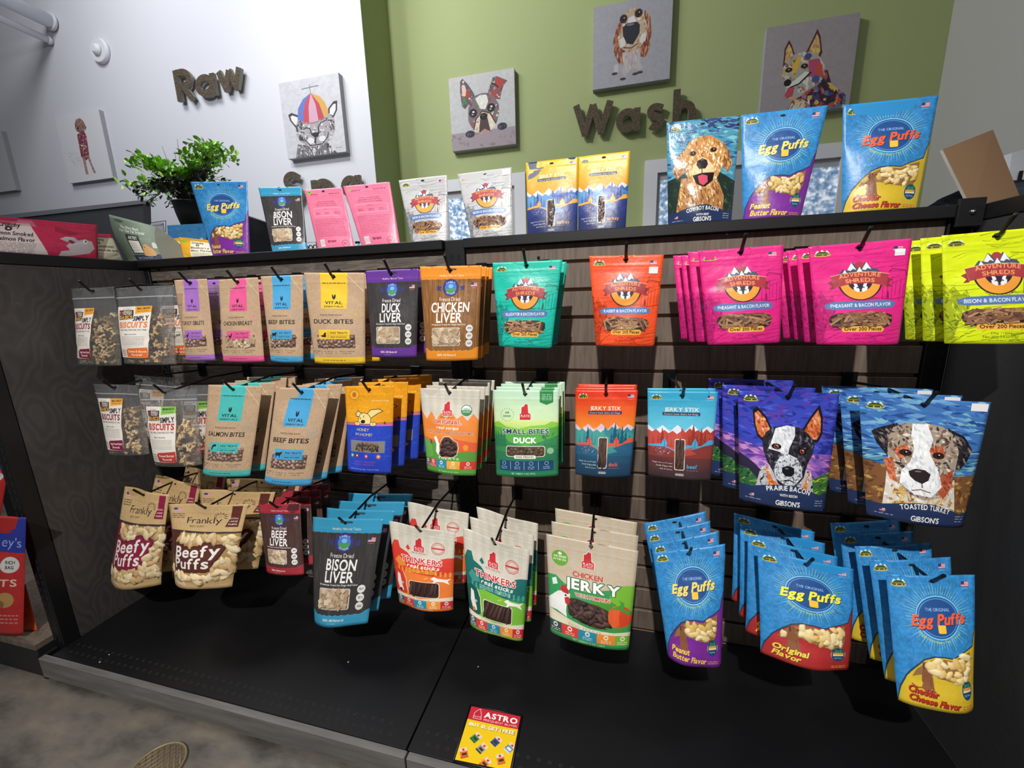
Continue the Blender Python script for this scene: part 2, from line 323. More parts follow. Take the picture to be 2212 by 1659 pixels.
def art_jerky(s0, s1, snow, far, mid, tree, leaf, g0, g1, flavor, fc, bar='2c3a5c', text='f4e8d8'):
    A = Art(380, 1.42, s0); A.grad(s0, s1, .05, .45); A.grad(g0, g1, .6, 1.)
    A.poly(zigzag(0, 1, .41, .05, 9, 5, .66), snow); A.poly(zigzag(-.02, 1.02, .445, .035, 12, 8, .66), 'f4f0f4', .35)
    A.poly(zigzag(0, .5, .46, .03, 8, 2, .7), far); A.poly(zigzag(.5, 1.0, .44, .035, 8, 6, .7), mid)
    A.poly([(0, .5), (.12, .44), (.3, .56), (.5, .5), (.66, .56), (.85, .47), (1, .5), (1, .7), (0, .7)], far, .7)
    for x, h in ((.08, .12), (.16, .17), (.22, .22), (.29, .16), (.35, .12)): pine(A, x, .63, h, mid if h < .2 else tree)
    for x, h in ((.62, .14), (.68, .26), (.74, .16), (.8, .22), (.86, .17), (.93, .12)): pine(A, x, .62, h, tree)
    A.poly([(0, .62), (.2, .6), (.4, .66), (.6, .6), (.8, .61), (.93, .54), (1, .55), (1, .6), (.85, .62), (.7, .66), (.45, .69), (.3, .64), (0, .65)], leaf)
    A.poly([(0, .64), (.25, .63), (.42, .69), (.58, .66), (.7, .65), (.85, .61), (1, .59), (1, .75), (0, .75)], g0)
    A.strokes([(.05, .64), (.3, .64), (.36, .7), (.2, .74), (.05, .7)], [leaf, snow, g1], 60, .03, .014, al=.6, seed=4)
    A.poly([(.44, .67), (.7, .62), (.66, .66), (.74, .7), (.5, .74)], far, .8)
    for x, y, sc in ((.25, .6, 1), (.71, .6, 1.1)):
        A.poly([(x, y - .07 * sc), (x + .045 * sc, y - .01), (x + .02 * sc, y + .03), (x - .02 * sc, y + .03), (x - .045 * sc, y - .01)], leaf); A.line([(x, y - .05), (x, y + .05)], .006, g1)
    trail_logo(A, .13, .065, .08); us_flag(A, .85, .045, .1)
    A.text('JERKY STIX', .5, .205, .062, text, w=.5, b=1); A.rect(.22, .237, .77, .275, bar); A.text('Natural Snack Sticks for Dogs', .495, .257, .026, 'e8e4dc', w=.5, b=0)
    A.rrect(.405, .535, .565, .895, .03, 'e9dcc8'); A.rrect(.417, .545, .553, .885, .022, '4c3a34'); A.rrect(.417, .545, .553, .885, .022, 'WIN')
    for i, t in enumerate(('Single Source Protein', 'Easily Digestible', 'Soft & Savory')): A.text(t, .38, .82 + i * .036, .022, 'f0ece4', w=.008 + .0145 * len(t), b=0, align='r')
    A.text(flavor, .6, .845, .06, fc, w=.045 * len(flavor) - .02, b=1, align='l'); A.lines(.6, .78, .885, .895, 1, fc, .6, .008)
    A.rrect(.42, .93, .56, .96, .015, 'f0ece4', .5); A.text('10 Sticks', .49, .945, .02, 'f4f0e8', w=.1, b=0)
    return A
def art_plato(kind):
    if kind == 'jerky': A = Art(440, 1.28, 'cdbba2')
    else: A = Art(400, 1.38, 'd8d2c4')
    A.noise(.03, 5); q = A.w / A.h
    def logo(x, y, s, full=True):
        A.poly([(x - s, y + 1.15 * s * q), (x - s, y), (x - .75 * s, y), (x - .7 * s, y - .8 * s * q), (x - .75 * s, y - 1.1 * s * q), (x - .3 * s, y - 1.35 * s * q), (x + .1 * s, y - 1.9 * s * q), (x + .35 * s, y - 1.5 * s * q), (x + .45 * s, y - 1.9 * s * q), (x + .6 * s, y - .2 * s * q), (x + s, y), (x + s, y + 1.15 * s * q)], 'f4ece4')
        A.poly([(x - .93 * s, y + 1.1 * s * q), (x - .93 * s, y + .05 * s * q), (x - .68 * s, y + .05 * s * q), (x - .62 * s, y - .8 * s * q), (x - .66 * s, y - 1.05 * s * q), (x - .25 * s, y - 1.25 * s * q), (x + .1 * s, y - 1.75 * s * q), (x + .3 * s, y - 1.45 * s * q), (x + .4 * s, y - 1.75 * s * q), (x + .52 * s, y - .1 * s * q), (x + .93 * s, y + .08 * s * q), (x + .93 * s, y + 1.1 * s * q)], 'cc2b34')
        A.text('PLATO', x, y + .42 * s * q, s * .42, 'f8f0ea', w=s * 1.5, b=1)
        if full: A.text('PET TREATS', x, y + .85 * s * q, s * .24, 'f8f0ea', w=s * 1.4, b=1)
    if kind == 'small':
        A.grad('c4e6cc', 'd4ecb8', 0, .35); A.grad('d8ec98', 'b8dc60', .35, .5)
        A.poly([(.0, .38), (.08, .36), (.2, .42), (.4, .44), (.6, .41), (.8, .4), (.9, .36), (1, .38), (1, 1), (0, 1)], '8ccc48'); A.poly([(0, .42), (.15, .44), (.3, .5), (.5, .49), (.75, .45), (1, .42), (1, 1), (0, 1)], '58ac48')
        A.poly([(0, .56), (.12, .5), (.25, .6), (.5, .64), (.8, .58), (1, .52), (1, 1), (0, 1)], '3a8a54'); A.poly([(0, .7), (.3, .72), (1, .68), (1, 1), (0, 1)], '2f7c56'); A.poly([(0, .94), (1, .94), (1, 1), (0, 1)], '2c8a5a')
        for x in (.03, .07, .12, .17): pine(A, x, .66, .2, '2c7a50')
        A.strokes([(.75, .5), (1, .48), (1, .66), (.8, .66)], ['2c7a50', '2f8a4c'], 30, .1, .03, al=.8, seed=3)
        A.poly([(.72, 0), (.92, 0), (.92, .14), (.82, .17), (.72, .14)], '2f8c4c'); A.lines(.75, .9, .04, .12, 4, 'd8f0dc', .8, .007)
        logo(.5, .27, .09, False)
        A.text('AIR', .22, .26, .03, '2c5c50', b=1); A.text('DRIED', .22, .3, .03, '2c5c50', b=1)
        for k in range(16):
            a = k / 16 * 6.28; A.line([(.22 + .09 * math.cos(a), .285 + .09 * q * math.sin(a)), (.22 + .11 * math.cos(a), .285 + .11 * q * math.sin(a))], .006, '3c7c68')
        A.otext('SMALL BITES', .5, .475, .078, '1f3c5c', 'e8f0e4', .006, w=.72, b=1); A.text('DUCK', .5, .575, .082, 'ffffff', w=.36, b=2)
        A.rrect(.195, .64, .81, .765, .04, 'f0e8dc'); A.rrect(.205, .647, .8, .757, .035, '5c4a3c'); A.rrect(.205, .647, .8, .757, .035, 'WIN')
        A.rrect(.33, .745, .67, .785, .015, 'f4f0e4'); A.text('DOG TREATS', .5, .765, .026, '333333', w=.27, b=1)
        A.ell(.885, .7, .05, .05, 'b8dcb8', .7)
        A.rrect(.08, .81, .93, .925, .02, '1f4a72')
        for i, x in enumerate((.16, .38, .6, .83)): A.ell(x, .84, .03, .03, 'dce8f0'); A.ell(x, .84, .025, .025, '1f4a72'); A.lines(x - .05, x + .05, .87, .91, 2, 'dce8f0', .7, .008)
        for x in (.27, .49, .71): A.line([(x, .82), (x, .915)], .004, 'dce8f0')
        A.text('NET WEIGHT 6 OZ. (170G)', .47, .958, .024, 'e8f4e8', w=.38, b=0)
        return A
    for x in np.arange(0, 1, .14): A.rect(x, 0, x + .07, .3, 'c8c2b2', .45)
    A.poly([(0, .08), (1, .08), (1, .088), (0, .088)], 'b8b2a4', .5)
    if kind == 'orig':
        A.poly(zigzag(0, 1, .33, .06, 11, 4, 1) , 'f08c3c'); A.poly([(.34, .22), (.66, .22), (.7, .36), (.85, .44), (.74, .33), (1, .3), (1, .2), (.3, .2)], 'd8d2c4', .0)
        A.poly([(0, .58), (.3, .62), (.6, .58), (1, .62), (1, .78), (.6, .7), (0, .66)], 'e8643c'); A.poly([(0, .6), (.3, .64), (.5, .72), (.75, .73), (1, .72), (1, .84), (0, .84)], '5c9c44'); A.poly([(0, .6), (.15, .62), (.2, .8), (0, .84)], '6aac4c')
        logo(.47, .25, .085); A.lines(.35, .6, .325, .345, 2, '6c4c3c', .7, .006)
        A.ell(.79, .245, .09, .09, '2c6c4c'); A.ell(.79, .245, .08, .08, 'f0f4f0'); A.poly(A.ellp(.79, .245, .08, .08, a0=0, a1=180), '3c8c54'); A.text('USDA', .79, .232, .03, '2c6c4c', w=.11, b=1); A.text('ORGANIC', .79, .262, .022, 'f4f4f0', w=.12, b=1)
        A.otext('ORIGINAL', .47, .39, .062, 'c8383c', 'f4e8dc', .006, w=.5, b=1)
        A.text('real strips', .47, .455, .05, 'fbf4ec', w=.4, b=1, slant=.3); A.otext('ORGANIC CHICKEN RECIPE', .5, .515, .042, '98303c', 'f4c8a0', .005, w=.84, b=0)
        w = [(.3, .72), (.36, .62), (.42, .565), (.52, .56), (.58, .59), (.66, .62), (.68, .68), (.66, .76), (.6, .79), (.45, .8), (.34, .79)]
        A.poly([(x * 1.06 - .03, y * 1.06 - .041) for x, y in w], 'f4ece0'); A.poly(w, '8a5a3c'); A.window(w)
        A.poly([(.22, .58), (.26, .56), (.3, .6), (.33, .66), (.34, .74), (.3, .78), (.26, .74), (.27, .66)], 'f6f4ee'); A.poly([(.13, .6), (.17, .62), (.19, .66), (.15, .66)], '8c2c54'); A.poly([(.76, .66), (.8, .64), (.86, .66), (.84, .71), (.78, .71)], 'f0a038')
        cols = ['4c5c64', 'd84038', '2c8ca8', 'f0ac38', 'd84038']; A.text('TREATS', .5, .81, .03, 'f4f0e4', w=.4, b=1); y0 = .835
        bott = '5ca444'
    elif kind in ('red', 'green'):
        m1, m2, m3 = (('dc4030', 'e86030', 'f08038') if kind == 'red' else ('1f6c68', '2c8468', '7cc040'))
        A.poly([(0, .3), (.05, .22), (.12, .22), (.15, .3), (.28, .34), (.36, .4), (.5, .42), (.68, .44), (.82, .36), (.9, .34), (1, .33), (1, 1), (0, 1)], m1)
        A.poly([(0, .56), (.3, .55), (.6, .6), (1, .52), (1, 1), (0, 1)], m2); A.poly([(0, .66), (.3, .56), (.5, .57), (1, .6), (1, 1), (0, 1)], m3)
        A.poly([(.05, .46), (.12, .4), (.22, .44), (.26, .5), (.12, .52)], 'f4b040' if kind == 'red' else '58a898', .7)
        for x in np.arange(.1, .98, .07): A.rect(x, .5 + .02 * math.sin(x * 9), x + .03, .56 + .02 * math.sin(x * 9), 'f4b040' if kind == 'red' else '5cae9c', .8)
        A.poly([(.25, .28), (.29, .24), (.33, .29), (.29, .31)], m1)
        logo(.47, .24, .085); A.ell(.76, .24, .1, .1, 'c8383c'); A.ell(.76, .24, .09, .09, 'd8d0c2'); A.ell(.76, .24, .075, .075, 'c8383c', .8); A.ell(.76, .24, .068, .068, 'd8d0c2')
        A.rect(.67, .23, .85, .25, 'c8383c'); A.lines(.35, .6, .315, .335, 2, 'a03c3c', .7, .006)
        A.otext('THINKERS', .5, .412, .088, 'cc2c3c', 'f8ece0', .009, w=.66, b=1, track=.09); A.text('real sticks', .53, .48, .06, 'fbf4ec', w=.52, b=1, slant=.3)
        A.otext('CHICKEN RECIPE' if kind == 'red' else 'DUCK RECIPE', .5, .537, .04, 'b03c20' if kind == 'red' else '1c5c50', 'f4c040' if kind == 'red' else '9cd8c4', .006, w=.5, b=0)
        A.poly([(.66, .61), (.72, .58), (.76, .6), (.9, .61), (.97, .59), (.92, .63), (.95, .67), (.86, .64), (.76, .64), (.68, .67), (.72, .63)], 'f8f6f0'); A.line([(.56, .62), (.62, .6)], .012, 'f4d048')
        # peeking pup at the left
        A.poly([(0, .58), (.08, .55), (.2, .58), (.25, .66), (.25, .82), (.1, .88), (0, .84)], m1 if kind == 'red' else '1f5c54')
        A.line([(.2, .58), (.25, .66), (.25, .72), (.27, .8)], .012, 'f4ece0'); A.poly([(.08, .6), (.13, .62), (.15, .72), (.18, .8), (.1, .82), (.06, .72)], 'f4f0e8'); A.ell(.12, .8, .03, .025, 'e08c38' if kind == 'green' else '3a2020'); A.ell(.17, .71, .018, .018, 'f8f8f4'); A.ell(.17, .71, .008, .01, '221818')
        A.rrect(.3, .655, .8, .845, .04, 'f8f0e4'); A.rrect(.31, .662, .79, .838, .035, '40261e'); A.rrect(.31, .662, .79, .838, .035, 'WIN')
        cols = ['4c5c64', 'd84038', '2c8ca8', 'f09438', 'c83034']; A.poly([(0, .83), (.5, .86), (1, .83), (1, .88), (0, .88)], 'e8dcc4'); A.text('DOG TREATS', .45, .872, .022, 'b8a888', w=.4, b=1); y0 = .88
        bott = m3
    else:
        A.poly([(0, .4), (.1, .4), (.2, .46), (.4, .5), (.75, .43), (.85, .38), (1, .36), (1, 1), (0, 1)], '3c9c5c'); A.poly([(.75, .42), (.9, .37), (1, .36), (1, .7), (.7, .62)], '7cbc3c'); A.poly([(.6, .5), (.8, .56), (.95, .7), (.8, .78), (.5, .6)], '4c9a3a')
        logo(.47, .205, .075); A.ell(.15, .22, .095, .1, '6cac3c'); A.text('AIR-DRIED', .15, .205, .026, 'f4f8e8', w=.15, b=1); A.text('IN THE USA', .15, .235, .026, 'f4f8e8', w=.15, b=1); A.line([(.15, .16), (.15, .19)], .02, 'f4f8e8'); A.line([(.13, .175), (.17, .175)], .02, 'f4f8e8')
        A.text('CHICKEN', .47, .345, .062, 'cc3438', w=.34, b=1); A.otext('JERKY', .525, .44, .12, 'fbf9f2', '2c6c44', .01, w=.64, b=2, track=.08)
        A.otext('WITH PUMPKIN', .53, .538, .042, 'c8383c', 'fbe8d8', .005, w=.4, b=1)
        w = [(.23, .6), (.33, .575), (.6, .6), (.72, .63), (.74, .72), (.78, .8), (.6, .815), (.4, .79), (.25, .74)]
        A.poly(w, '4a382c'); A.window(w)
        A.poly([(0, .64), (.08, .58), (.12, .55), (.2, .53), (.27, .55), (.26, .61), (.23, .64), (.22, .72), (.23, .78), (.1, .74), (0, .74)], 'f2f2ee'); A.poly([(.15, .53), (.17, .48), (.22, .48), (.25, .52), (.25, .56), (.18, .55)], 'c83438'); A.poly([(.2, .6), (.25, .58), (.27, .62), (.25, .66), (.21, .65)], 'c83438'); A.ell(.215, .575, .012, .012, '202020'); A.poly([(.05, .44), (.1, .42), (.12, .48), (.06, .5)], 'e8f0e8')
        A.ell(.87, .68, .14, .14, 'e0502c'); A.ell(.8, .68, .08, .13, 'ec6434'); A.ell(.9, .68, .05, .135, 'd84828'); A.poly([(.68, .62), (.78, .6), (.86, .56), (.84, .52), (.9, .54), (.9, .6), (1, .62), (.98, .66), (.84, .61)], '4c9c40'); A.poly([(.66, .78), (.8, .8), (.94, .76), (.9, .82), (.8, .83)], '4c9c40')
        cols = ['3c4c54', 'd84038', '2c8ca8', 'f08c38', '7cb838']; A.poly([(0, .74), (.25, .79), (.5, .83), (.8, .835), (1, .82), (1, .87), (0, .85)], 'e8dcc4'); A.text('DOG TREATS', .45, .845, .026, 'b8a888', w=.4, b=1, rot=3); y0 = .86
        bott = '3c9c5c'
    n = len(cols); xs = [0, .16, .37, .6, .82, 1] if kind != 'orig' else [0, .12, .26, .48, .72, 1]
    for i in range(n):
        A.rect(xs[i], y0, xs[i + 1], y0 + .095, cols[i]); xm = (xs[i] + xs[i + 1]) / 2; A.ell(xm, y0 + .028, .03, .03, 'f4f0e8', .9); A.ell(xm, y0 + .028, .018, .012, cols[i]); A.lines(xm - .06, xm + .06, y0 + .055, y0 + .09, 2, 'f4f0e8', .8, .007)
    A.rect(0, y0 + .095, 1, 1, bott); A.text('NET WEIGHT 10 OZ. (283G)', .5, (y0 + .095 + 1) / 2, .02, 'f4f4e8', w=.4, b=0)
    return A
def art_honey():
    A = Art(380, 1.75, 'f0a420'); A.noise(.05, 9)
    R = np.random.RandomState(2)
    A.ell(.19, .1, .11, .11, 'e08818'); A.ell(.19, .1, .09, .09, 'f0b848'); A.ell(.19, .1, .04, .05, 'c86c18')
    A.text('Raw Honey & Yak Milk', .73, .165, .025, 'f8e8b8', w=.36, b=1)
    for k in range(7):
        x, y = R.uniform(0, 1), R.uniform(.2, .42); A.line([(x + .1 * math.cos(t), y + .04 * math.sin(t)) for t in np.linspace(0, 5, 10)], .005, 'f8c858')
    A.poly([(0, .43), (1, .42), (1, .445), (0, .455)], 'c86cb0'); A.rect(0, .45, 1, 1, '2b48c4'); A.line([(0, .425), (1, .415)], .008, '2c2430')
    for k in range(16):
        x, y = R.uniform(0, 1), R.uniform(.5, 1); A.line([(x + .12 * math.cos(t), y + .05 * math.sin(t)) for t in np.linspace(0, 4, 10)], .004, '4c70e0')
    k = '241c20'; c = 'f0dc90'
    ear = [(.45, .33), (.55, .27), (.72, .26), (.8, .285), (.7, .31), (.6, .35), (.55, .37)]; A.poly([(x, y) for x, y in ear], c); A.line(ear + [ear[0]], .012, k)
    ear = [(.36, .31), (.26, .285), (.22, .33), (.25, .35), (.32, .35)]; A.poly(ear, c); A.line(ear + [ear[0]], .012, k)
    hd = [(.3, .36), (.32, .32), (.4, .305), (.5, .32), (.56, .36), (.57, .43), (.28, .435)]; A.poly(hd, c); A.line(hd + [hd[0]], .01, k)
    A.ell(.4, .405, .05, .035, k); A.line([(.41, .335), (.4, .36)], .012, k); A.line([(.33, .36), (.34, .38)], .012, k)
    for x in (.27, .62): A.ell(x, .43, .07, .045, k); A.ell(x, .43, .06, .036, c); A.line([(x, .41), (x, .44)], .008, k)
    A.line([(.85, .4), (.83, .42), (.87, .43)], .014, k)
    A.text('HONEY', .41, .495, .055, 'e8d060', w=.28, b=0); A.text("I'M HOME!", .43, .55, .055, 'e8d060', w=.38, b=0)
    A.text('BEEF BITES FOR DOGS', .45, .595, .022, '8c4ca0', w=.5, b=0)
    A.rect(.12, .62, .88, .76, '5c7cc8'); A.rect(.13, .625, .87, .755, '8c8884'); A.window([(.25, .63), (.76, .63), (.76, .75), (.25, .75)])
    for i, (x, cc) in enumerate(((.16, '3c9c5c'), (.28, '9c2c48'), (.5, 'c83878'), (.76, 'e87838'))): A.ell(x, .8, .045, .045, cc); A.ell(x, .8, .02, .02, 'f0e0e0')
    A.text('YAKY RECIPE', .45, .87, .03, 'b04878', w=.5, b=0); A.text('DOG TREATS', .45, .9, .03, 'b04878', w=.45, b=0)
    A.text('Net Wt 10 oz per bag - Treats for Dogs', .45, .955, .022, 'c8d0f4', w=.64, b=0)
    return A
def art_gibson(kind):
    A = Art(520, 1.28 if kind != 'cowboy' else 1.42, {'prairie': '3a44b4', 'turkey': '4476b8', 'cowboy': '5494b0'}[kind]); q = A.w / A.h; S = A.strokes
    A.clip = None
    if kind == 'prairie':
        S(None, ['2c3498', '3a48bc', '4c5cc8', '5a3ca0', '2a2c80', '3848b0'], 700, .14, .04, ang=5, spread=25, seed=1)
        sky = [(0, .45), (.3, .5), (1, .52), (1, .74), (0, .7)]; A.poly(sky, '8c54b0'); S(sky, ['a868c0', 'c88cc8', '6c48a8', '7c5cb8', 'b080c0', '503c90'], 160, .16, .04, ang=8, spread=15, seed=2)
        h = [(0, .56), (.12, .62), (.3, .75), (.3, .9), (0, .9)]; A.poly(h, '2c2840'); h2 = [(.62, .8), (.8, .72), (1, .66), (1, .98), (.6, .98)]; A.poly(h2, '3a6c34'); S(h2, ['3a6c34', '6c9c34', '2c5030', 'a8b83c'], 90, .1, .025, ang=-15, spread=25, seed=3)
        g = [(0, .68), (.1, .7), (.28, .86), (.28, .98), (0, .98)]; A.poly(g, '34643a'); S(g, ['4c8c3c', '2c5434', '8cb048', '203c2c'], 70, .1, .02, ang=-40, spread=30, seed=3)
        bd = [(.22, .66), (.5, .6), (.76, .66), (.82, .9), (.8, 1), (.12, 1), (.16, .86)]; A.poly(bd, 'b8b4bc'); S(bd, ['8c8890', 'd8d4dc', '484450', 'c4c0c8', '242028'], 220, .06, .02, seed=4)
        scf = [(.26, .62), (.34, .76), (.5, .86), (.66, .82), (.76, .64), (.72, .84), (.56, .92), (.42, .93), (.3, .82)]; A.poly(scf, 'c8703c'); S(scf, ['e89850', 'b85428', 'f4d8a8', 'd87c3c'], 80, .06, .025, seed=6)
        for e in ([(.16, .3), (.15, .17), (.2, .14), (.29, .22), (.35, .34), (.3, .4), (.24, .44), (.19, .4)], [(.64, .34), (.74, .2), (.82, .1), (.86, .2), (.87, .34), (.82, .42), (.76, .42), (.7, .38)]):
            A.poly(e, '1c1820'); e2 = [(sum(p[0] for p in e) / 8 * .22 + x * .78, sum(p[1] for p in e) / 8 * .22 + y * .78) for x, y in e]; A.poly(e2, 'c87048'); S(e2, ['e08c50', 'b4502c', 'e8a888', '8c3c24', 'd8743c'], 60, .07, .03, ang=70, spread=30, seed=7)
        hd = [(.24, .44), (.28, .36), (.36, .31), (.5, .29), (.62, .3), (.72, .35), (.79, .42), (.77, .52), (.72, .6), (.68, .72), (.6, .8), (.5, .83), (.4, .79), (.35, .7), (.28, .6), (.25, .52)]
        A.poly(hd, '2a2630'); S(hd, ['1c1a22', '3c3844', '54505c', '101014', '6c6874'], 220, .07, .03, seed=8)
        bl = [(.38, .32), (.5, .29), (.58, .3), (.58, .38), (.52, .48), (.5, .56), (.42, .52), (.3, .5), (.34, .42)]; A.poly(bl, 'd8dae0'); S(bl, ['f0f2f6', 'b8bcc8', 'e4e6ea', 'c8ccd4'], 80, .07, .03, ang=60, seed=9)
        mz = [(.42, .56), (.5, .53), (.6, .56), (.66, .64), (.66, .72), (.58, .79), (.48, .8), (.38, .75), (.35, .68), (.38, .61)]; A.poly(mz, 'c4c8d0'); S(mz, ['e8eaee', '9ca0ac', '54545c', 'd4d8de', '7c808a'], 150, .04, .02, seed=10)
        A.poly([(.44, .65), (.5, .63), (.57, .645), (.575, .69), (.54, .72), (.48, .72), (.44, .69)], '14141a'); A.line([(.46, .76), (.52, .75), (.57, .765)], .012, '1c1c20'); A.ell(.49, .655, .02, .008, '6c7080')
        for x, y in ((.385, .475), (.655, .5)): A.ell(x, y, .05, .032, '100e14'); A.ell(x, y, .026, .024, '9c4c2c'); A.ell(x, y, .014, .014, '08080c'); A.ell(x + .006, y - .006, .006, .006, 'f8f8f8')
        nm = 'PRAIRIE BACON'; sub = 'WITH BISON'
    elif kind == 'turkey':
        S(None, ['3c68b0', '4c80c4', '2c4c90', '6ca0d0', '3c78b8', '78b0c8'], 700, .16, .04, ang=5, spread=22, seed=1)
        S([(0, .4), (1, .4), (1, .6), (0, .6)], ['4c90a8', '8cc0c8', '2c4c80', '3c70a8'], 100, .2, .03, ang=-8, spread=12, seed=2)
        g = [(0, .52), (.15, .55), (.35, .6), (.7, .6), (1, .58), (1, 1), (0, 1)]; A.poly(g, '7c5434'); S(g, ['8c6438', '5c3c28', 'a87c44', '6c4428', 'c09850'], 260, .08, .03, seed=3)
        bd = [(.18, .6), (.5, .7), (.78, .62), (.84, 1), (.1, 1)]; A.poly(bd, 'd8d0c8'); S(bd, ['f0ece4', 'c8b8a8', 'c89850', 'e8e0d8', 'a88450'], 160, .07, .03, seed=4)
        hay = [(.2, .7), (.7, .74), (.66, .92), (.24, .9)]; S(hay, ['c8a050', 'e0c070', '8c6434', 'd8b868'], 130, .08, .02, seed=12)
        for e in ([(.3, .2), (.14, .25), (.08, .28), (.12, .38), (.2, .48), (.27, .42)], [(.7, .22), (.84, .28), (.92, .38), (.88, .48), (.8, .56), (.74, .44)]):
            A.poly(e, '28242a'); S(e, ['1c1a20', '3c383c', '8c8078', '54484c', '141418'], 70, .07, .025, ang=50, spread=30, seed=5)
        hd = [(.22, .32), (.26, .24), (.36, .2), (.52, .19), (.66, .21), (.76, .28), (.8, .4), (.78, .54), (.74, .66), (.66, .76), (.5, .8), (.34, .76), (.26, .66), (.2, .54), (.2, .42)]
        A.poly(hd, 'a49484'); S(hd, ['c4b8a8', '8c7868', '5c4840', '7c5c4c', 'e0d8cc', '3c3430'], 300, .08, .028, seed=6)
        for pl in ([(.16, .5), (.24, .48), (.26, .68), (.2, .66)], [(.64, .6), (.76, .54), (.76, .68), (.68, .78), (.62, .72)], [(.24, .42), (.36, .36), (.38, .42), (.3, .5)], [(.52, .38), (.66, .36), (.68, .44), (.6, .48)]): A.poly(pl, 'b0583c'); S(pl, ['c46844', '8c4030', 'd0805c'], 24, .06, .03, ang=80, seed=2)
        bz = [(.42, .2), (.54, .2), (.58, .32), (.54, .42), (.62, .56), (.66, .68), (.56, .77), (.4, .76), (.28, .68), (.3, .58), (.38, .5), (.42, .4), (.4, .3)]; A.poly(bz, 'eceef0'); S(bz, ['fafafa', 'd0d4da', 'e4e6ea', 'c8ccd4'], 120, .08, .03, ang=80, spread=30, seed=7)
        A.poly([(.36, .58), (.42, .555), (.5, .56), (.55, .59), (.53, .64), (.47, .67), (.41, .65), (.37, .62)], '2c2424'); A.ell(.44, .575, .03, .008, '7c6c68'); A.line([(.47, .67), (.47, .7)], .01, '5c4c48'); A.line([(.38, .73), (.46, .715), (.55, .735)], .01, '7c5c54')
        for x, y in ((.345, .435), (.62, .44)): A.ell(x, y, .052, .034, '2c1c18'); A.ell(x, y, .028, .026, '3c2420'); A.ell(x, y, .017, .017, '08080c'); A.ell(x + .006, y - .006, .007, .006, 'f8f8f8')
        nm = 'TOASTED TURKEY'; sub = ''
    else:
        S(None, ['4c90b0', '5cacc0', '3c6c9c', '78c0cc', '3c80a0', '2c4c80'], 600, .16, .04, ang=5, spread=20, seed=1)
        S([(.5, 0), (1, 0), (1, .12), (.6, .1)], ['28386c', '3c4c88', '2c3058'], 50, .14, .03, ang=5, spread=20, seed=1)
        g = [(0, .56), (.3, .5), (.7, .5), (1, .6), (1, 1), (0, 1)]; A.poly(g, '24342c'); S(g, ['2c4434', '1c2c28', '48603c', '1c2c3c'], 160, .09, .03, seed=3)
        bd = [(.2, .56), (.7, .54), (.84, .74), (.84, 1), (.1, 1), (.14, .78)]; A.poly(bd, 'b07c48'); S(bd, ['c89058', '8c5830', 'e0b880', 'a06c3c', 'f0d8b0', '6c4024'], 320, .09, .022, ang=75, spread=25, seed=4)
        for e in ([(.24, .28), (.14, .34), (.08, .48), (.14, .56), (.24, .5), (.28, .38)], [(.78, .22), (.88, .32), (.94, .44), (.88, .52), (.8, .46), (.76, .34)]): A.poly(e, 'a0683c'); S(e, ['c08850', '7c4c2c', 'd8a468', '5c3820'], 60, .09, .025, ang=80, spread=25, seed=5)
        hd = [(.24, .3), (.32, .2), (.46, .16), (.62, .16), (.76, .22), (.82, .32), (.8, .46), (.72, .58), (.62, .66), (.5, .68), (.38, .64), (.28, .54), (.22, .42)]
        A.poly(hd, 'c48c50'); S(hd, ['d8a464', 'b0743c', 'f0d4a4', '98602c', 'e4bc80', 'f4e4c8'], 300, .08, .025, ang=80, spread=40, seed=6)
        mz = [(.4, .42), (.5, .36), (.6, .4), (.68, .48), (.66, .58), (.52, .62), (.38, .6), (.34, .5)]; A.poly(mz, 'e8cc9c'); S(mz, ['f4e4c4', 'd8b47c', 'f0d8ac'], 70, .05, .02, seed=8)
        A.poly([(.43, .4), (.5, .375), (.57, .395), (.585, .44), (.55, .48), (.46, .48), (.42, .44)], '2c2024'); A.ell(.5, .39, .03, .008, '7c6870'); A.line([(.5, .48), (.5, .52)], .012, '3c2820')
        A.poly([(.36, .54), (.5, .52), (.68, .52), (.66, .6), (.54, .66), (.42, .63)], '241818'); A.poly([(.44, .55), (.5, .535), (.58, .55), (.585, .61), (.52, .645), (.46, .62)], 'd05068')
        for x, y in ((.37, .32), (.66, .3)): A.ell(x, y, .05, .034, '6c4024'); A.ell(x, y, .036, .028, '241814'); A.ell(x + .006, y - .006, .007, .006, 'f8f8f8')
        nm = 'COWBOY BACON'; sub = 'WITH BEEF'
    b0 = .87 if kind != 'prairie' else .84
    A.poly([(0, b0), (.12, b0 + .005), (.28, b0 - .025), (.45, b0 - .045), (.6, b0 - .045), (.75, b0 - .015), (.88, b0 + .02), (1, b0), (1, 1), (0, 1)], '27365c')
    trail_logo(A, .13, .065, .075); us_flag(A, .1, .91, .05)
    A.text(nm, .52, b0 + .005, .052, 'f0ece4', w=.48, b=1, arc=.03, slant=.05)
    if sub: A.text(sub, .52, b0 + .045, .028, 'f0ece4', w=.2, b=1)
    A.text("GiBSON'S", .52, .955, .056, 'f6f4ee', w=.28, b=1)
    A.lines(.06, .22, .95, .96, 1, 'd0d0d8', .7, .006); A.lines(.84, .94, .9, .96, 3, 'd0d0d8', .7, .006)
    return A
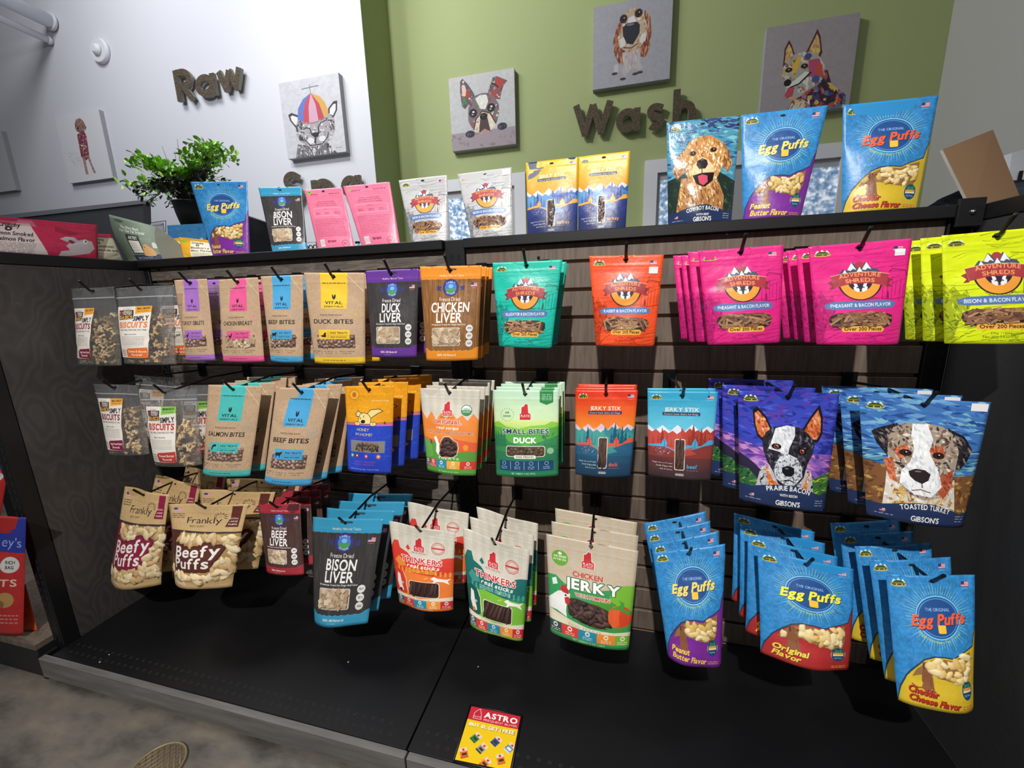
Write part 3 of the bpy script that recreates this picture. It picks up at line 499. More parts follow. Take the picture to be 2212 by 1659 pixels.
def art_beefy(c, cd):
    A = Art(420, 1.4, 'c8a878'); A.noise(.05, 6); us_flag(A, .06, .05, .1); A.lines(.04, .2, .12, .19, 3, '4c3c34', .8, .009)
    win = [(.0, .36), (1, .34), (1, .9), (.65, .93), (.3, .9), (.0, .84)]; A.poly(win, 'b08c58'); A.window(win)
    A.poly([(0, .335), (1, .325), (1, .345), (0, .36)], '3a3230'); A.poly([(0, .36), (.2, .355), (.12, .6), (.1, .84), (0, .84)], c)
    A.poly([(.84, .02), (.95, .02), (.95, .27), (.8, .27), (.84, .15)], c); 
    for i, t in enumerate(('EXTRA', 'LARGE', 'PUFFS')): A.text(t, .88, .17 + i * .035, .022, 'f0e0d4', w=.1, b=1)
    A.text('Frankly', .5, .2, .1, '2c2624', w=.5, b=0, rot=-3); A.text('BEEFY PUFFS', .42, .275, .026, '3c3230', w=.22, b=0, rot=-3)
    for k in range(9):
        a = math.radians(-200 + k * 27); A.line([(.72 + .05 * math.cos(a), .155 + .05 * math.sin(a) * .7), (.72 + .085 * math.cos(a), .155 + .085 * math.sin(a) * .7)], .009, '2c2624')
    A.ell(.71, .155, .004, .005, '2c2624'); A.ell(.735, .152, .004, .005, '2c2624')
    for r, cc in ((.06, cd), (.042, c)):
        for q in range(14):
            dx, dy = r * math.cos(q * .449), r * math.sin(q * .449) * .7
            A.text('Beefy', .51 + dx, .56 + dy, .175, cc, w=.66, b=2, rot=-6); A.text('Puffs', .47 + dx, .70 + dy, .17, cc, w=.54, b=2, rot=-4)
    A.ell(.3, .62, .06, .04, c); A.ell(.62, .64, .1, .05, c); A.ell(.45, .63, .1, .04, c)
    A.text('Beefy', .51, .56, .175, 'f8f2ea', w=.66, b=1, rot=-6); A.text('Puffs', .47, .70, .17, 'f8f2ea', w=.54, b=1, rot=-4)
    A.poly([(0, .84), (.3, .9), (.65, .93), (1, .89), (1, 1), (0, 1)], 'c8a878'); A.text('No Crunch', .28, .93, .05, 'e8dcc4', w=.36, b=1, rot=3, slant=.1); A.text('Dog Treats', .3, .965, .026, '6c5440', w=.2, b=0)
    return A
def art_pinkback():
    A = Art(380, 1.4, 'e87898'); A.noise(.03, 9); A.ell(.12, .05, .055, .04, '7ccc3c'); A.lines(.09, .15, .04, .06, 1, '2c6c1c', .9, .012); A.lines(.14, .34, .08, .1, 2, '8c3050', .8, .01); A.lines(.62, .9, .085, .095, 1, '6c2040', .8, .012)
    for i, t in enumerate(('We like to keep things simple,', 'single ingredient treats, freeze dried', 'raw. No junk and lots of rewards!')): A.text(t, .5, .215 + i * .032, .026, '8c2048', w=.45 + .05 * i, b=1)
    A.rrect(.14, .32, .88, .455, .02, 'f4b0c4'); A.rrect(.148, .326, .872, .449, .018, 'e87898'); A.text('BENEFITS', .5, .345, .02, '8c2048', w=.14, b=0)
    for x in (.26, .5, .74): A.lines(x - .06, x + .06, .39, .435, 2, '8c2048', .7, .008)
    A.lines(.12, .88, .5, .8, 12, '9c3058', .75, .008)
    A.rect(.16, .84, .3, .95, 'f4f0f2')
    for k in range(12): A.rect(.17 + k * .0105, .85, .17 + k * .0105 + .005, .935, '222222')
    A.lines(.39, .61, .86, .9, 2, '6c1840', .9, .016); A.ell(.82, .92, .08, .08, '8c2048'); A.ell(.82, .92, .07, .07, 'e87898'); A.lines(.78, .86, .905, .935, 2, '8c2048', .9, .01)
    return A
def art_crunchy(bg, cd, l1, l2, fish=True):
    A = Art(460, .46 if fish else 1.0, bg); A.noise(.04, 8)
    if fish:
        p = [(0, .18), (.33, .12), (.52, 1), (0, 1)]; A.poly(p, 'f4e4e4'); A.poly([(0, .05), (.35, .04), (.4, .2), (0, .22)], 'e4a8bc', .6); A.text('Crunchy', .17, .2, .05, '3a2424', w=.18, b=2); A.ell(.17, .31, .03, .03, '3a2424'); A.ell(.17, .31, .012, .012, 'f4e4e4')
        A.text(l1, .19, .44, .05, '241818', w=.36, b=1); A.text(l2, .24, .6, .05, '241818', w=.3, b=1); A.lines(.06, .4, .68, .98, 7, '5c4444', .8, .012)
        A.poly([(.6, .5), (.66, .42), (.74, .42), (.78, .5), (.84, .46), (.93, .5), (.96, .7), (.9, .85), (.74, .95), (.6, 1), (.62, .85), (.7, .8), (.66, .68), (.7, .6)], 'd8c8d0'); A.ell(.86, .52, .025, .03, 'ffffff'); A.ell(.865, .52, .01, .012, '111111'); A.poly([(.7, .5), (.76, .56), (.72, .62), (.68, .56)], '8c2c44'); A.poly([(.56, .15), (.8, .3), (.7, .38), (.56, .3)], cd, .7)
    else:
        A.poly([(.34, .1), (1, .14), (1, .95), (.34, 1)], 'f4ecd4'); A.text('Crunchy', .55, .2, .09, '2c2424', w=.36, b=2); A.ell(.55, .32, .05, .05, '2c2424'); A.ell(.55, .32, .02, .02, 'f4ecd4'); A.text(l1, .62, .45, .1, '2c2424', w=.54, b=1); A.text(l2, .66, .6, .09, '2c2424', w=.58, b=1); A.lines(.4, .9, .7, .95, 4, '6c5c44', .7, .02); A.rrect(.06, .12, .22, .22, .02, '7ccc3c')
    return A
def art_tent():
    A = Art(420, .82, '7c8c78'); A.ell(.2, .1, .1, .035, '4c5c4c'); A.text('The Best Bark', .42, .24, .06, 'e8ece0', w=.42, b=1); A.text('For Our Fur Friends!', .47, .33, .06, 'e8ece0', w=.58, b=1)
    A.rrect(.28, .42, .6, .86, .02, '2c3838'); A.text('ARTIST', .44, .49, .06, 'e8e4d8', w=.22, b=2); A.rect(.31, .56, .57, .84, 'e4e0d4'); A.lines(.34, .5, .6, .8, 4, '8c8c84', .7, .012)
    A.lines(.62, .9, .44, .6, 4, 'c8d0c0', .5, .01); A.rect(.25, .88, 1, 1, '27364c'); A.poly([(.56, .9), (.6, .74), (.66, .64), (.72, .62), (.78, .68), (.86, .74), (.92, .86), (.86, .92), (.64, .92)], 'd8a468'); A.ell(.66, .7, .012, .012, '3a2418'); A.poly([(.88, .6), (.94, .55), (1, .6), (1, .72), (.88, .72)], 'd8d4c8'); A.text('No Yucky Stuff', .55, .945, .035, 'b8c0cc', w=.4, b=0)
    return A
def art_label(c1, ct, cb, top, fl):
    A = Art(340, 1.25, 'e9e2d8'); A.text('The Original', .27, .05, .035, '6c5c54', w=.24, b=0); A.rect(.05, .07, .5, .17, '4c3c40'); A.text('GRANOLA', .32, .1, .05, 'f4ece4', w=.26, b=1); A.text('FACTORY', .32, .145, .045, 'f4ece4', w=.26, b=1); A.text('K9', .12, .12, .06, c1, w=.12, b=2)
    A.poly([(.05, .175), (.5, .16), (.5, .245), (.05, .26)], '3c3028'); A.text('BASICS', .275, .21, .075, 'f0b050', w=.4, b=2, rot=-1.5)
    A.poly([(.55, 0), (1, -.02), (1, .12), (.55, .15)], ct); A.text(top, .78, .045, .045, '1c2818', w=.36, b=2, rot=-1.5); A.lines(.6, .94, .09, .105, 1, '333333', .7, .012)
    A.text('SIMPLY', .74, .235, .11, '22222c', w=.44, b=2, rot=-2); A.text('BISCUITS', .5, .36, .135, c1, w=.9, b=2)
    A.text('WHEAT FREE | CORN FREE | SOY FREE', .5, .46, .035, '4c4440', w=.88, b=1); A.text('Made in the U.S.A.', .5, .545, .032, '2c2826', w=.42, b=1); A.lines(.12, .9, .58, .76, 7, '7c746c', .7, .008)
    A.lines(.05, .28, .84, .98, 4, '3c3836', .8, .016); A.poly([(.32, .86), (.4, .82), (.98, .8), (1, 1), (.34, .99)], cb)
    for i, t in enumerate(fl): A.text(t, .68, .875 + i * .065, .05, 'f8ece0', w=min(.55, .04 * len(t)), b=1)
    return A
def art_astro():
    A = Art(420, 1.12, 'f4cc1c'); A.rect(0, 0, 1, .26, 'cc2c3c'); A.line([(.1, .22), (.1, .12), (.14, .06), (.2, .02), (.24, .12), (.26, .22), (.1, .22)], .01, 'f4d8d8'); A.text('PLATO', .18, .18, .03, 'f4d8d8', w=.13)
    A.text('ASTRO', .63, .11, .115, 'fbf6f2', w=.66, b=2); A.text('FREQUENT BUYER', .64, .21, .045, 'f4d8d8', w=.66, b=0); A.text('BUY 10, GET 1 FREE', .508, .348, .072, '8c6c10', w=.9, b=2); A.text('BUY 10, GET 1 FREE', .5, .34, .07, 'fbf9ea', w=.88, b=2)
    for x, y, c, d, r in ((.26, .56, '2c8c54', '1c6c44', 35), (.65, .55, '3454a8', '24407c', 35), (.42, .72, '9c9ca4', '2c3448', 35), (.92, .62, '6c8cac', 'd8dce0', 35), (.12, .86, 'e8743c', 'c85028', -25), (.8, .84, 'e8803c', 'd86030', -25), (.55, .95, 'e8803c', 'c85c2c', 35)):
        ca, sa = math.cos(math.radians(r)), math.sin(math.radians(r))
        def T(u, v): return (x + (u * ca - v * sa), y + (u * sa + v * ca) * A.w / A.h)
        A.poly([T(-.07, -.1), T(.07, -.1), T(.07, .1), T(-.07, .1)], c); A.poly([T(-.07, -.1), T(.07, -.1), T(.07, -.03), T(-.07, -.03)], 'eed4b8'); A.poly([T(-.02, -.08), T(.02, -.08), T(.02, -.04), T(-.02, -.04)], 'cc2c3c'); A.poly([T(-.04, .0), T(.05, .0), T(.05, .05), T(-.04, .05)], '4c3428' if d != 'd8dce0' else 'e8ecf0'); A.poly([T(-.07, .07), T(.07, .07), T(.07, .1), T(-.07, .1)], d)
    return A
def art_redbag():
    A = Art(300, 1.5, 'c83434'); A.noise(.06, 6); A.rect(0, 0, 1, .28, '2c3ca0'); A.text("ey's", .8, .2, .11, '9cb0e8', w=.3, b=0); A.ell(.82, .38, .12, .1, 'e8e4e0'); A.text('RICH', .82, .36, .04, '333344', w=.12); A.text('BAG', .82, .4, .04, '333344', w=.1)
    A.text('TS', .82, .53, .09, 'f0d8c8', w=.2, b=1); A.ell(.8, .68, .1, .1, 'c89c5c'); A.ell(.72, .72, .08, .06, '9c6c3c'); A.lines(.5, .95, .8, .9, 3, 'f0d8d0', .6, .01)
    return A
def art_orange():
    A = Art(300, 1.4, 'e8622c'); A.noise(.06, 6); A.rect(0, .2, .4, .7, 'eee8e0'); A.lines(.03, .36, .25, .65, 9, '333333', .8, .012); A.poly([(0, .8), (.3, .85), (.5, 1), (0, 1)], 'f0ece8'); return A

# ---- the paintings on the walls
def cv_terrier():
    A = Art(360, 1.12, 'b9b9bb'); A.noise(.04, 10); A.rect(0, .76, 1, 1, '9a8f96'); A.strokes([(0, .78), (1, .74), (1, 1), (0, 1)], ['857a82', '8f848c'], 24, .09, .06, seed=2); S = A.strokes
    M = ['4a4c74', '8c4a50', 'b04038', '74686c', '584850', '9aa0a8', '3c7c48', 'd8c8b8', '6c7494']
    e = [(.18, .06), (.22, .03), (.3, .12), (.38, .24), (.4, .3), (.3, .38), (.24, .44), (.19, .4), (.17, .2)]; A.poly(e, '5c4c54'); S(e, M, 30, .07, .04, ang=75, seed=1); A.poly([(.2, .12), (.25, .12), (.27, .2), (.25, .27), (.2, .26)], 'd8bcb0'); A.poly([(.26, .2), (.31, .2), (.33, .27), (.27, .3)], 'b03434'); A.ell(.23, .32, .035, .04, '3f7c4c')
    e = [(.6, .26), (.66, .12), (.68, .08), (.74, .07), (.84, .12), (.9, .15), (.84, .2), (.8, .3), (.78, .38), (.7, .36)]; A.poly(e, '7c4850'); S(e, M, 40, .06, .04, seed=2); A.poly([(.73, .1), (.82, .12), (.84, .17), (.78, .22), (.73, .17)], 'b03434'); A.line([(.66, .15), (.72, .18), (.76, .22)], .02, '241c20'); A.poly([(.62, .25), (.7, .28), (.75, .34), (.68, .34)], 'a83c34')
    h = [(.28, .5), (.3, .38), (.4, .28), (.5, .26), (.62, .27), (.7, .34), (.76, .44), (.76, .56), (.72, .68), (.66, .74), (.54, .78), (.4, .77), (.34, .72), (.28, .62)]; A.poly(h, '74686e'); S(h, M, 110, .07, .04, seed=3)
    b = [(.4, .32), (.48, .28), (.58, .29), (.6, .38), (.55, .48), (.48, .47), (.44, .4)]; A.poly(b, 'd8d8d4'); S(b, ['e8e8e4', 'd8d4a8', 'c8c8cc'], 20, .06, .03, seed=4)
    mz = [(.36, .76), (.38, .64), (.44, .54), (.5, .5), (.6, .53), (.68, .62), (.7, .72), (.6, .79), (.46, .8)]; A.poly(mz, 'd8ccb8'); S(mz, ['e4dcd4', 'c8b890', 'd8c8b0', 'a08078'], 40, .06, .03, seed=5); A.line([(.36, .74), (.4, .6), (.5, .5), (.62, .54), (.7, .68)], .018, '4c2c30')
    A.poly([(.45, .7), (.47, .6), (.58, .6), (.6, .7), (.62, .78), (.44, .79)], '4c3838'); A.poly([(.46, .78), (.53, .74), (.6, .78), (.54, .82)], 'b08880'); A.ell(.52, .575, .06, .055, '14141a'); A.ell(.51, .56, .015, .01, '5c5c64')
    for x, y in ((.36, .51), (.64, .47)): A.ell(x, y, .062, .065, '1c1014'); A.ell(x, y, .045, .045, '241c24'); A.ell(x + .005, y - .015, .018, .014, 'e8e8ec'); A.ell(x - .01, y + .018, .016, .012, 'a8a8ac')
    for x, y in ((.3, .79), (.8, .74)): A.ell(x, y, .075, .055, '2c2838'); S(A.ellp(x, y, .07, .05), ['4c5070', '1c1820', '5c4c58'], 14, .05, .02, ang=90, spread=20, seed=4)
    return A
def cv_beagle():
    A = Art(360, 1.07, '9c9ca4'); A.noise(.03, 10); S = A.strokes
    for sx, e in ((0, [(.36, .2), (.3, .3), (.26, .45), (.28, .6), (.34, .72), (.4, .74), (.42, .6), (.4, .4)]), (1, [(.66, .14), (.73, .24), (.75, .42), (.73, .6), (.68, .7), (.62, .68), (.6, .56), (.62, .36)])):
        A.poly(e, '7c4838'); S(e, ['944c34', '6c342c', 'b06840', '5c2c28', 'c88450', 'a89c98'], 60, .12, .025, ang=85, spread=15, seed=sx + 1)
    b = [(.38, .6), (.62, .58), (.62, .76), (.66, .82), (.6, .84), (.52, .8), (.46, .86), (.4, .9), (.38, .84), (.4, .76)]; A.poly(b, 'b0a8aa'); S(b, ['c0bcc0', 'a89490', 'b8b0b4'], 40, .1, .02, ang=85, spread=15, seed=5)
    A.poly([(.28, .74), (.33, .72), (.34, .82), (.28, .84)], 'b8b4b8')
    h = [(.36, .32), (.38, .18), (.46, .1), (.56, .1), (.64, .16), (.68, .3), (.7, .44), (.64, .54), (.54, .62), (.44, .6), (.34, .52), (.32, .42)]; A.poly(h, 'b8a088'); S(h, ['c8b494', 'a88868', 'd8d0c8', '9c7858', 'c8a8b0'], 90, .07, .03, ang=80, spread=35, seed=6)
    A.poly([(.46, .2), (.52, .18), (.56, .26), (.44, .28)], 'd4d0d8'); A.poly([(.34, .44), (.42, .4), (.42, .52), (.36, .54)], 'd0ccc8'); A.poly([(.62, .42), (.68, .4), (.68, .5), (.6, .52)], 'd0ccc8')
    A.poly([(.38, .3), (.44, .26), (.56, .26), (.6, .3), (.6, .4), (.56, .46), (.52, .52), (.44, .5), (.39, .4)], '22262c'); A.ell(.48, .28, .05, .015, '6c7078'); A.line([(.4, .54), (.5, .56), (.58, .52)], .012, '3c2c28')
    for x, y in ((.39, .2), (.58, .165)): A.ell(x, y, .05, .055, '3c2420'); A.ell(x, y, .03, .035, '181414'); A.ell(x + .008, y - .01, .008, .008, 'c8c8cc')
    for x, y in ((.4, .92), (.56, .88), (.29, .84), (.62, .87)): A.ell(x, y, .04, .018, '3c3434')
    return A
def cv_shepherd():
    A = Art(360, 1.14, '9a9296'); A.noise(.03, 10); S = A.strokes
    M = ['34407c', '4c1820', 'b84c30', '8c2c4c', '2c1c2c', 'a86c88', '5c6c8c', 'c8b060', 'c04428', '221c34']
    bd = [(.36, .86), (.4, .7), (.6, .55), (.72, .56), (.78, .72), (.95, .86), (.96, 1.02), (.3, 1.02)]; A.poly(bd, '34243c'); S(bd, M, 150, .11, .06, ang=60, seed=1); A.poly([(.36, .88), (.5, .86), (.52, 1.02), (.3, 1.02)], 'c8ccc8'); S([(.36, .86), (.56, .84), (.56, 1.02), (.3, 1.02)], ['d8dcd8', 'c8b4c0', 'd0c070', '8c3c3c'], 30, .1, .03, ang=85, seed=3)
    for e in ([(.22, .46), (.22, .26), (.26, .17), (.3, .24), (.34, .34), (.32, .42)], [(.46, .34), (.52, .2), (.56, .1), (.6, .18), (.64, .36), (.6, .46)]): A.poly(e, '541c28'); i = [(x * .72 + (sum(p[0] for p in e) / 6) * .28, y * .72 + .28 * (sum(p[1] for p in e) / 6)) for x, y in e]; A.poly(i, 'c8b068'); S(i, ['d8c070', 'b88078', 'c89c60'], 16, .08, .03, ang=80, seed=4)
    h = [(.22, .46), (.32, .34), (.46, .32), (.6, .38), (.68, .5), (.7, .62), (.64, .7), (.52, .76), (.44, .82), (.34, .84), (.28, .76), (.26, .64), (.22, .56)]; A.poly(h, 'a8a4a0'); S(h, ['8cac9c', 'c8c8bc', 'b0785c', 'd8d4cc', 'c8a850', '8c5c50'], 120, .09, .045, ang=50, seed=5)
    A.poly([(.38, .36), (.42, .38), (.38, .54), (.32, .56), (.34, .44)], 'd8b040'); A.poly([(.5, .42), (.62, .42), (.68, .6), (.62, .64), (.52, .6)], 'b04c6c'); A.poly([(.6, .46), (.66, .5), (.66, .62), (.6, .6)], 'c84c30'); A.ell(.6, .64, .045, .045, '3c5498'); A.ell(.49, .38, .04, .04, '3c4c88')
    A.poly([(.26, .62), (.32, .6), (.33, .66), (.28, .68)], 'e0e0dc'); A.poly([(.34, .64), (.48, .54), (.52, .56), (.4, .68), (.3, .7)], 'd8dcd4'); A.line([(.32, .7), (.42, .67), (.54, .56)], .018, '141010')
    A.poly([(.3, .7), (.38, .7), (.36, .8), (.3, .82), (.27, .78)], 'b84858'); A.ell(.29, .64, .042, .045, '141014')
    for x, y in ((.46, .48), (.29, .5)): A.ell(x, y, .04, .03, '2c1418'); A.ell(x, y - .004, .008, .008, 'c8c8cc')
    return A
def cv_cat():
    A = Art(360, 1.25, 'c0c0c6'); A.noise(.04, 14); S = A.strokes
    bd = [(.2, .82), (.4, .86), (.7, .84), (.86, 1.01), (.14, 1.01)]; A.poly(bd, '6c686e'); S(bd, ['48444c', '8c888c', 'b8b4b8', '302c34', 'd0ccd0'], 90, .09, .03, ang=70, seed=1)
    for e in ([(.12, .5), (.1, .42), (.16, .4), (.3, .46), (.28, .6), (.2, .6)], [(.78, .42), (.88, .34), (.94, .34), (.92, .46), (.84, .56), (.76, .52)]): A.poly(e, '3c383e'); c = (sum(p[0] for p in e) / 6, sum(p[1] for p in e) / 6); A.poly([(x * .65 + c[0] * .35, y * .65 + c[1] * .35) for x, y in e], 'd8d6d8')
    h = [(.2, .6), (.26, .48), (.5, .44), (.76, .46), (.86, .56), (.86, .7), (.78, .82), (.6, .88), (.4, .88), (.26, .8), (.2, .7)]; A.poly(h, 'a09ca0'); S(h, ['c8c4c8', '7c787c', 'e0dcdc', '5c585c', '949094'], 140, .07, .025, ang=20, spread=60, seed=2)
    S([(.2, .58), (.32, .5), (.34, .8), (.24, .78)], ['38343a', '4c484e'], 26, .08, .03, seed=3); S([(.76, .56), (.86, .56), (.84, .74), (.78, .7)], ['38343a', '4c484e'], 16, .06, .03, seed=3)
    A.line([(.32, .64), (.38, .62), (.44, .64), (.46, .72), (.5, .75)], .016, '28242a'); A.line([(.74, .56), (.64, .58), (.58, .64), (.58, .7)], .016, '28242a')
    A.poly([(.46, .7), (.6, .7), (.56, .76), (.5, .76)], '28242a'); A.line([(.52, .76), (.5, .84)], .03, '38343a'); A.ell(.43, .8, .06, .05, 'd8d4d6'); A.ell(.63, .79, .06, .05, 'd8d4d6'); A.line([(.32, .76), (.42, .86), (.5, .86), (.62, .86), (.72, .78), (.74, .72)], .014, '28242a')
    cap = lambda a, b, cc: A.poly([(.52, .19)] + [(.52 + (x - .52), y) for x, y in a] + [(x, y) for x, y in b], cc)
    A.poly([(.52, .19), (.38, .25), (.28, .36), (.25, .5), (.36, .545), (.4, .36)], '5c74b8'); A.poly([(.52, .19), (.42, .28), (.36, .42), (.35, .55), (.44, .56), (.46, .36)], 'b84858'); A.poly([(.52, .19), (.46, .36), (.44, .56), (.6, .55), (.58, .34)], 'c89cb0'); A.poly([(.52, .19), (.58, .34), (.6, .55), (.7, .53), (.64, .34)], 'b04454'); A.poly([(.52, .19), (.66, .25), (.74, .34), (.78, .46), (.7, .53), (.64, .34)], 'c89c50')
    A.line([(.52, .19), (.515, .08)], .008, '54504c'); A.line([(.38, .125), (.52, .118), (.66, .115)], .016, '6c7478'); A.line([(.26, .52), (.36, .56), (.52, .575), (.7, .54)], .008, '8c3444')
    A.lines(.84, .94, .93, .94, 1, '54504c', .8)
    return A
def cv_spots():
    A = Art(340, 1.32, 'd6d6da'); S = A.strokes; M = ['7c2c54', '3c2430', 'b85c7c', 'c88c3c', '5c2c3c', 'd8c0b0', '8c3c68', 'e8dccc']
    S([(.08, .5), (.36, .55), (.42, .8), (.2, .75)], ['8c8088', '5c4c58', 'a88c9c'], 90, .018, .012, seed=1)
    b = [(.42, .3), (.58, .24), (.62, .34), (.6, .52), (.58, .66), (.46, .7), (.4, .62)]; A.poly(b, '7c3c4c'); S(b, M, 90, .05, .03, seed=2)
    for p in ([(.42, .62), (.48, .62), (.48, .9), (.42, .9)], [(.53, .62), (.58, .62), (.62, .82), (.66, .9), (.6, .9)]): A.poly(p, 'a88478'); S(p, M, 26, .03, .02, seed=3)
    h = [(.42, .14), (.47, .08), (.56, .07), (.62, .12), (.66, .22), (.62, .26), (.56, .24), (.5, .28), (.43, .25), (.41, .2)]; A.poly(h, '8c6c60'); S(h, ['c8a890', '5c3430', 'a87c6c', '3c2424'], 40, .03, .02, seed=4); A.ell(.47, .21, .02, .02, '241818')
    return A
def cv_clouds():
    A = Art(200, .9, '4c9cd8'); A.strokes(None, ['4c9cd8', '5ca8e0', '3c8ccc'], 60, .2, .05, ang=0, spread=15); A.strokes([(.05, .3), (.9, .25), (.95, .45), (.1, .5)], ['e8f0f8', 'c8e0f0'], 50, .14, .05, ang=0, spread=20, seed=2); return A
def cv_plain():
    A = Art(100, 1.3, 'd0d0d4'); return A
# ------------------------------------------------------------------ materials
def mat(name, col, rough=.5, metal=0., bump=0., bscale=60, spec=.5, coat=0., emit=None, estr=0.):
    m = bpy.data.materials.new(name); m.use_nodes = True; nt = m.node_tree; b = nt.nodes['Principled BSDF']
    c = hexc(col); c = [((x + .055) / 1.055) ** 2.4 if x > .04045 else x / 12.92 for x in c]
    b.inputs['Base Color'].default_value = (*c, 1); b.inputs['Roughness'].default_value = rough; b.inputs['Metallic'].default_value = metal
    b.inputs['Specular IOR Level'].default_value = spec; b.inputs['Coat Weight'].default_value = coat; b.inputs['Coat Roughness'].default_value = .15
    if emit: b.inputs['Emission Color'].default_value = (*emit, 1); b.inputs['Emission Strength'].default_value = estr
    if bump:
        n = nt.nodes.new('ShaderNodeTexNoise'); n.inputs['Scale'].default_value = bscale; n.inputs['Detail'].default_value = 4
        tc = nt.nodes.new('ShaderNodeTexCoord'); nt.links.new(tc.outputs['Object'], n.inputs['Vector'])
        bp = nt.nodes.new('ShaderNodeBump'); bp.inputs['Strength'].default_value = bump; bp.inputs['Distance'].default_value = .01; nt.links.new(n.outputs[0], bp.inputs['Height']); nt.links.new(bp.outputs[0], b.inputs['Normal'])
    return m
def lin(c): return tuple(((x + .055) / 1.055) ** 2.4 if x > .04045 else x / 12.92 for x in hexc(c)) + (1,)
def ramp(nt, fac, stops):
    r = nt.nodes.new('ShaderNodeValToRGB'); e = r.color_ramp.elements
    e[0].position = stops[0][0]; e[0].color = lin(stops[0][1]); e[1].position = stops[-1][0]; e[1].color = lin(stops[-1][1])
    for p, c in stops[1:-1]: x = e.new(p); x.color = lin(c)
    nt.links.new(fac, r.inputs[0]); return r.outputs[0]
def grain(name, stops, sc, rough=.55, wave=False, bump=.15, detail=6, dist=3.):
    m = mat(name, '888888', rough); nt = m.node_tree; b = nt.nodes['Principled BSDF']
    g = nt.nodes.new('ShaderNodeNewGeometry'); mp = nt.nodes.new('ShaderNodeMapping'); mp.inputs['Scale'].default_value = sc
    nt.links.new(g.outputs['Position'], mp.inputs[0])
    n = nt.nodes.new('ShaderNodeTexNoise'); n.inputs['Scale'].default_value = 1; n.inputs['Detail'].default_value = detail; n.inputs['Roughness'].default_value = .6; nt.links.new(mp.outputs[0], n.inputs['Vector'])
    out = n.outputs[0]
    if wave:      # contour rings of rotary-cut plywood
        n.inputs['Detail'].default_value = 2.5
        mu = nt.nodes.new('ShaderNodeMath'); mu.operation = 'MULTIPLY'; mu.inputs[1].default_value = dist; nt.links.new(out, mu.inputs[0])
        fr = nt.nodes.new('ShaderNodeMath'); fr.operation = 'FRACT'; nt.links.new(mu.outputs[0], fr.inputs[0])
        n2 = nt.nodes.new('ShaderNodeTexNoise'); n2.inputs['Scale'].default_value = 300; nt.links.new(g.outputs['Position'], n2.inputs['Vector'])
        ad = nt.nodes.new('ShaderNodeMath'); ad.operation = 'MULTIPLY_ADD'; ad.inputs[1].default_value = .3; nt.links.new(n2.outputs[0], ad.inputs[0]); nt.links.new(fr.outputs[0], ad.inputs[2]); out = ad.outputs[0]
    nt.links.new(ramp(nt, out, stops), b.inputs['Base Color'])
    if bump:
        bp = nt.nodes.new('ShaderNodeBump'); bp.inputs['Strength'].default_value = bump; bp.inputs['Distance'].default_value = .002; nt.links.new(n.outputs[0], bp.inputs['Height']); nt.links.new(bp.outputs[0], b.inputs['Normal'])
    return m
def art_mat(name, A, rough=.35, coat=0., bump=.12, bscale=45):
    h, w = A.h, A.w; im = bpy.data.images.new(name, w, h); buf = np.ones((h, w, 4), np.float32); buf[..., :3] = np.clip(A.a[::-1], 0, 1)
    im.pixels.foreach_set(buf.ravel()); im.update(); im.pack()
    m = mat(name, 'ffffff', rough, bump=bump, bscale=bscale, coat=coat); nt = m.node_tree
    t = nt.nodes.new('ShaderNodeTexImage'); t.image = im; t.extension = 'EXTEND'; nt.links.new(t.outputs[0], nt.nodes['Principled BSDF'].inputs['Base Color']); return m
def clear(name, tint=.92, rough=.08, gl=.05, sheen=0., fk=.5):
    m = bpy.data.materials.new(name); m.use_nodes = True; nt = m.node_tree; nt.nodes.clear()
    o = nt.nodes.new('ShaderNodeOutputMaterial'); mx = nt.nodes.new('ShaderNodeMixShader'); t = nt.nodes.new('ShaderNodeBsdfTransparent'); g = nt.nodes.new('ShaderNodeBsdfGlossy')
    t.inputs[0].default_value = (tint, tint, tint, 1); g.inputs['Roughness'].default_value = rough
    m2 = nt.nodes.new('ShaderNodeMixShader'); m2.inputs[0].default_value = sheen; df = nt.nodes.new('ShaderNodeBsdfDiffuse'); df.inputs[0].default_value = (.8, .82, .85, 1)  # white diffuse share stands in for reflected sheen on the film
    lw = nt.nodes.new('ShaderNodeLayerWeight'); lw.inputs[0].default_value = .25; ma = nt.nodes.new('ShaderNodeMath'); ma.operation = 'MULTIPLY_ADD'; ma.inputs[1].default_value = fk; ma.inputs[2].default_value = gl
    n = nt.nodes.new('ShaderNodeTexNoise'); n.inputs['Scale'].default_value = 38; n.inputs['Detail'].default_value = 3; tc = nt.nodes.new('ShaderNodeTexCoord'); nt.links.new(tc.outputs['Object'], n.inputs[0])
    bp = nt.nodes.new('ShaderNodeBump'); bp.inputs['Strength'].default_value = .6; bp.inputs['Distance'].default_value = .01; nt.links.new(n.outputs[0], bp.inputs['Height']); nt.links.new(bp.outputs[0], g.inputs['Normal'])
    nt.links.new(lw.outputs['Fresnel'], ma.inputs[0]); nt.links.new(ma.outputs[0], mx.inputs[0]); nt.links.new(t.outputs[0], mx.inputs[1]); nt.links.new(g.outputs[0], mx.inputs[2]); nt.links.new(mx.outputs[0], m2.inputs[1]); nt.links.new(df.outputs[0], m2.inputs[2]); nt.links.new(m2.outputs[0], o.inputs[0])
    return m
BLACK = mat('black_steel', '111114', .45, bump=.02, bscale=300); HOOK = mat('black_wire', '0c0c0e', .3); DARK = mat('dark_void', '0a0a0a', .9)
CHROME = mat('chrome', 'b8b8bc', .2, 1.); WHITE = mat('white_paint', 'd8d9de', .6); CARDB = mat('brown_hardboard', '86684c', .8, bump=.05)
FILM = clear('clear_film', .97, .1, .09, .055); WFILM = clear('window_film', .97, .2, .008, 0., .15); HOLE = mat('punched_hole', '141214', .8)
STICK = mat('white_sticker', 'ece9ec', .5)
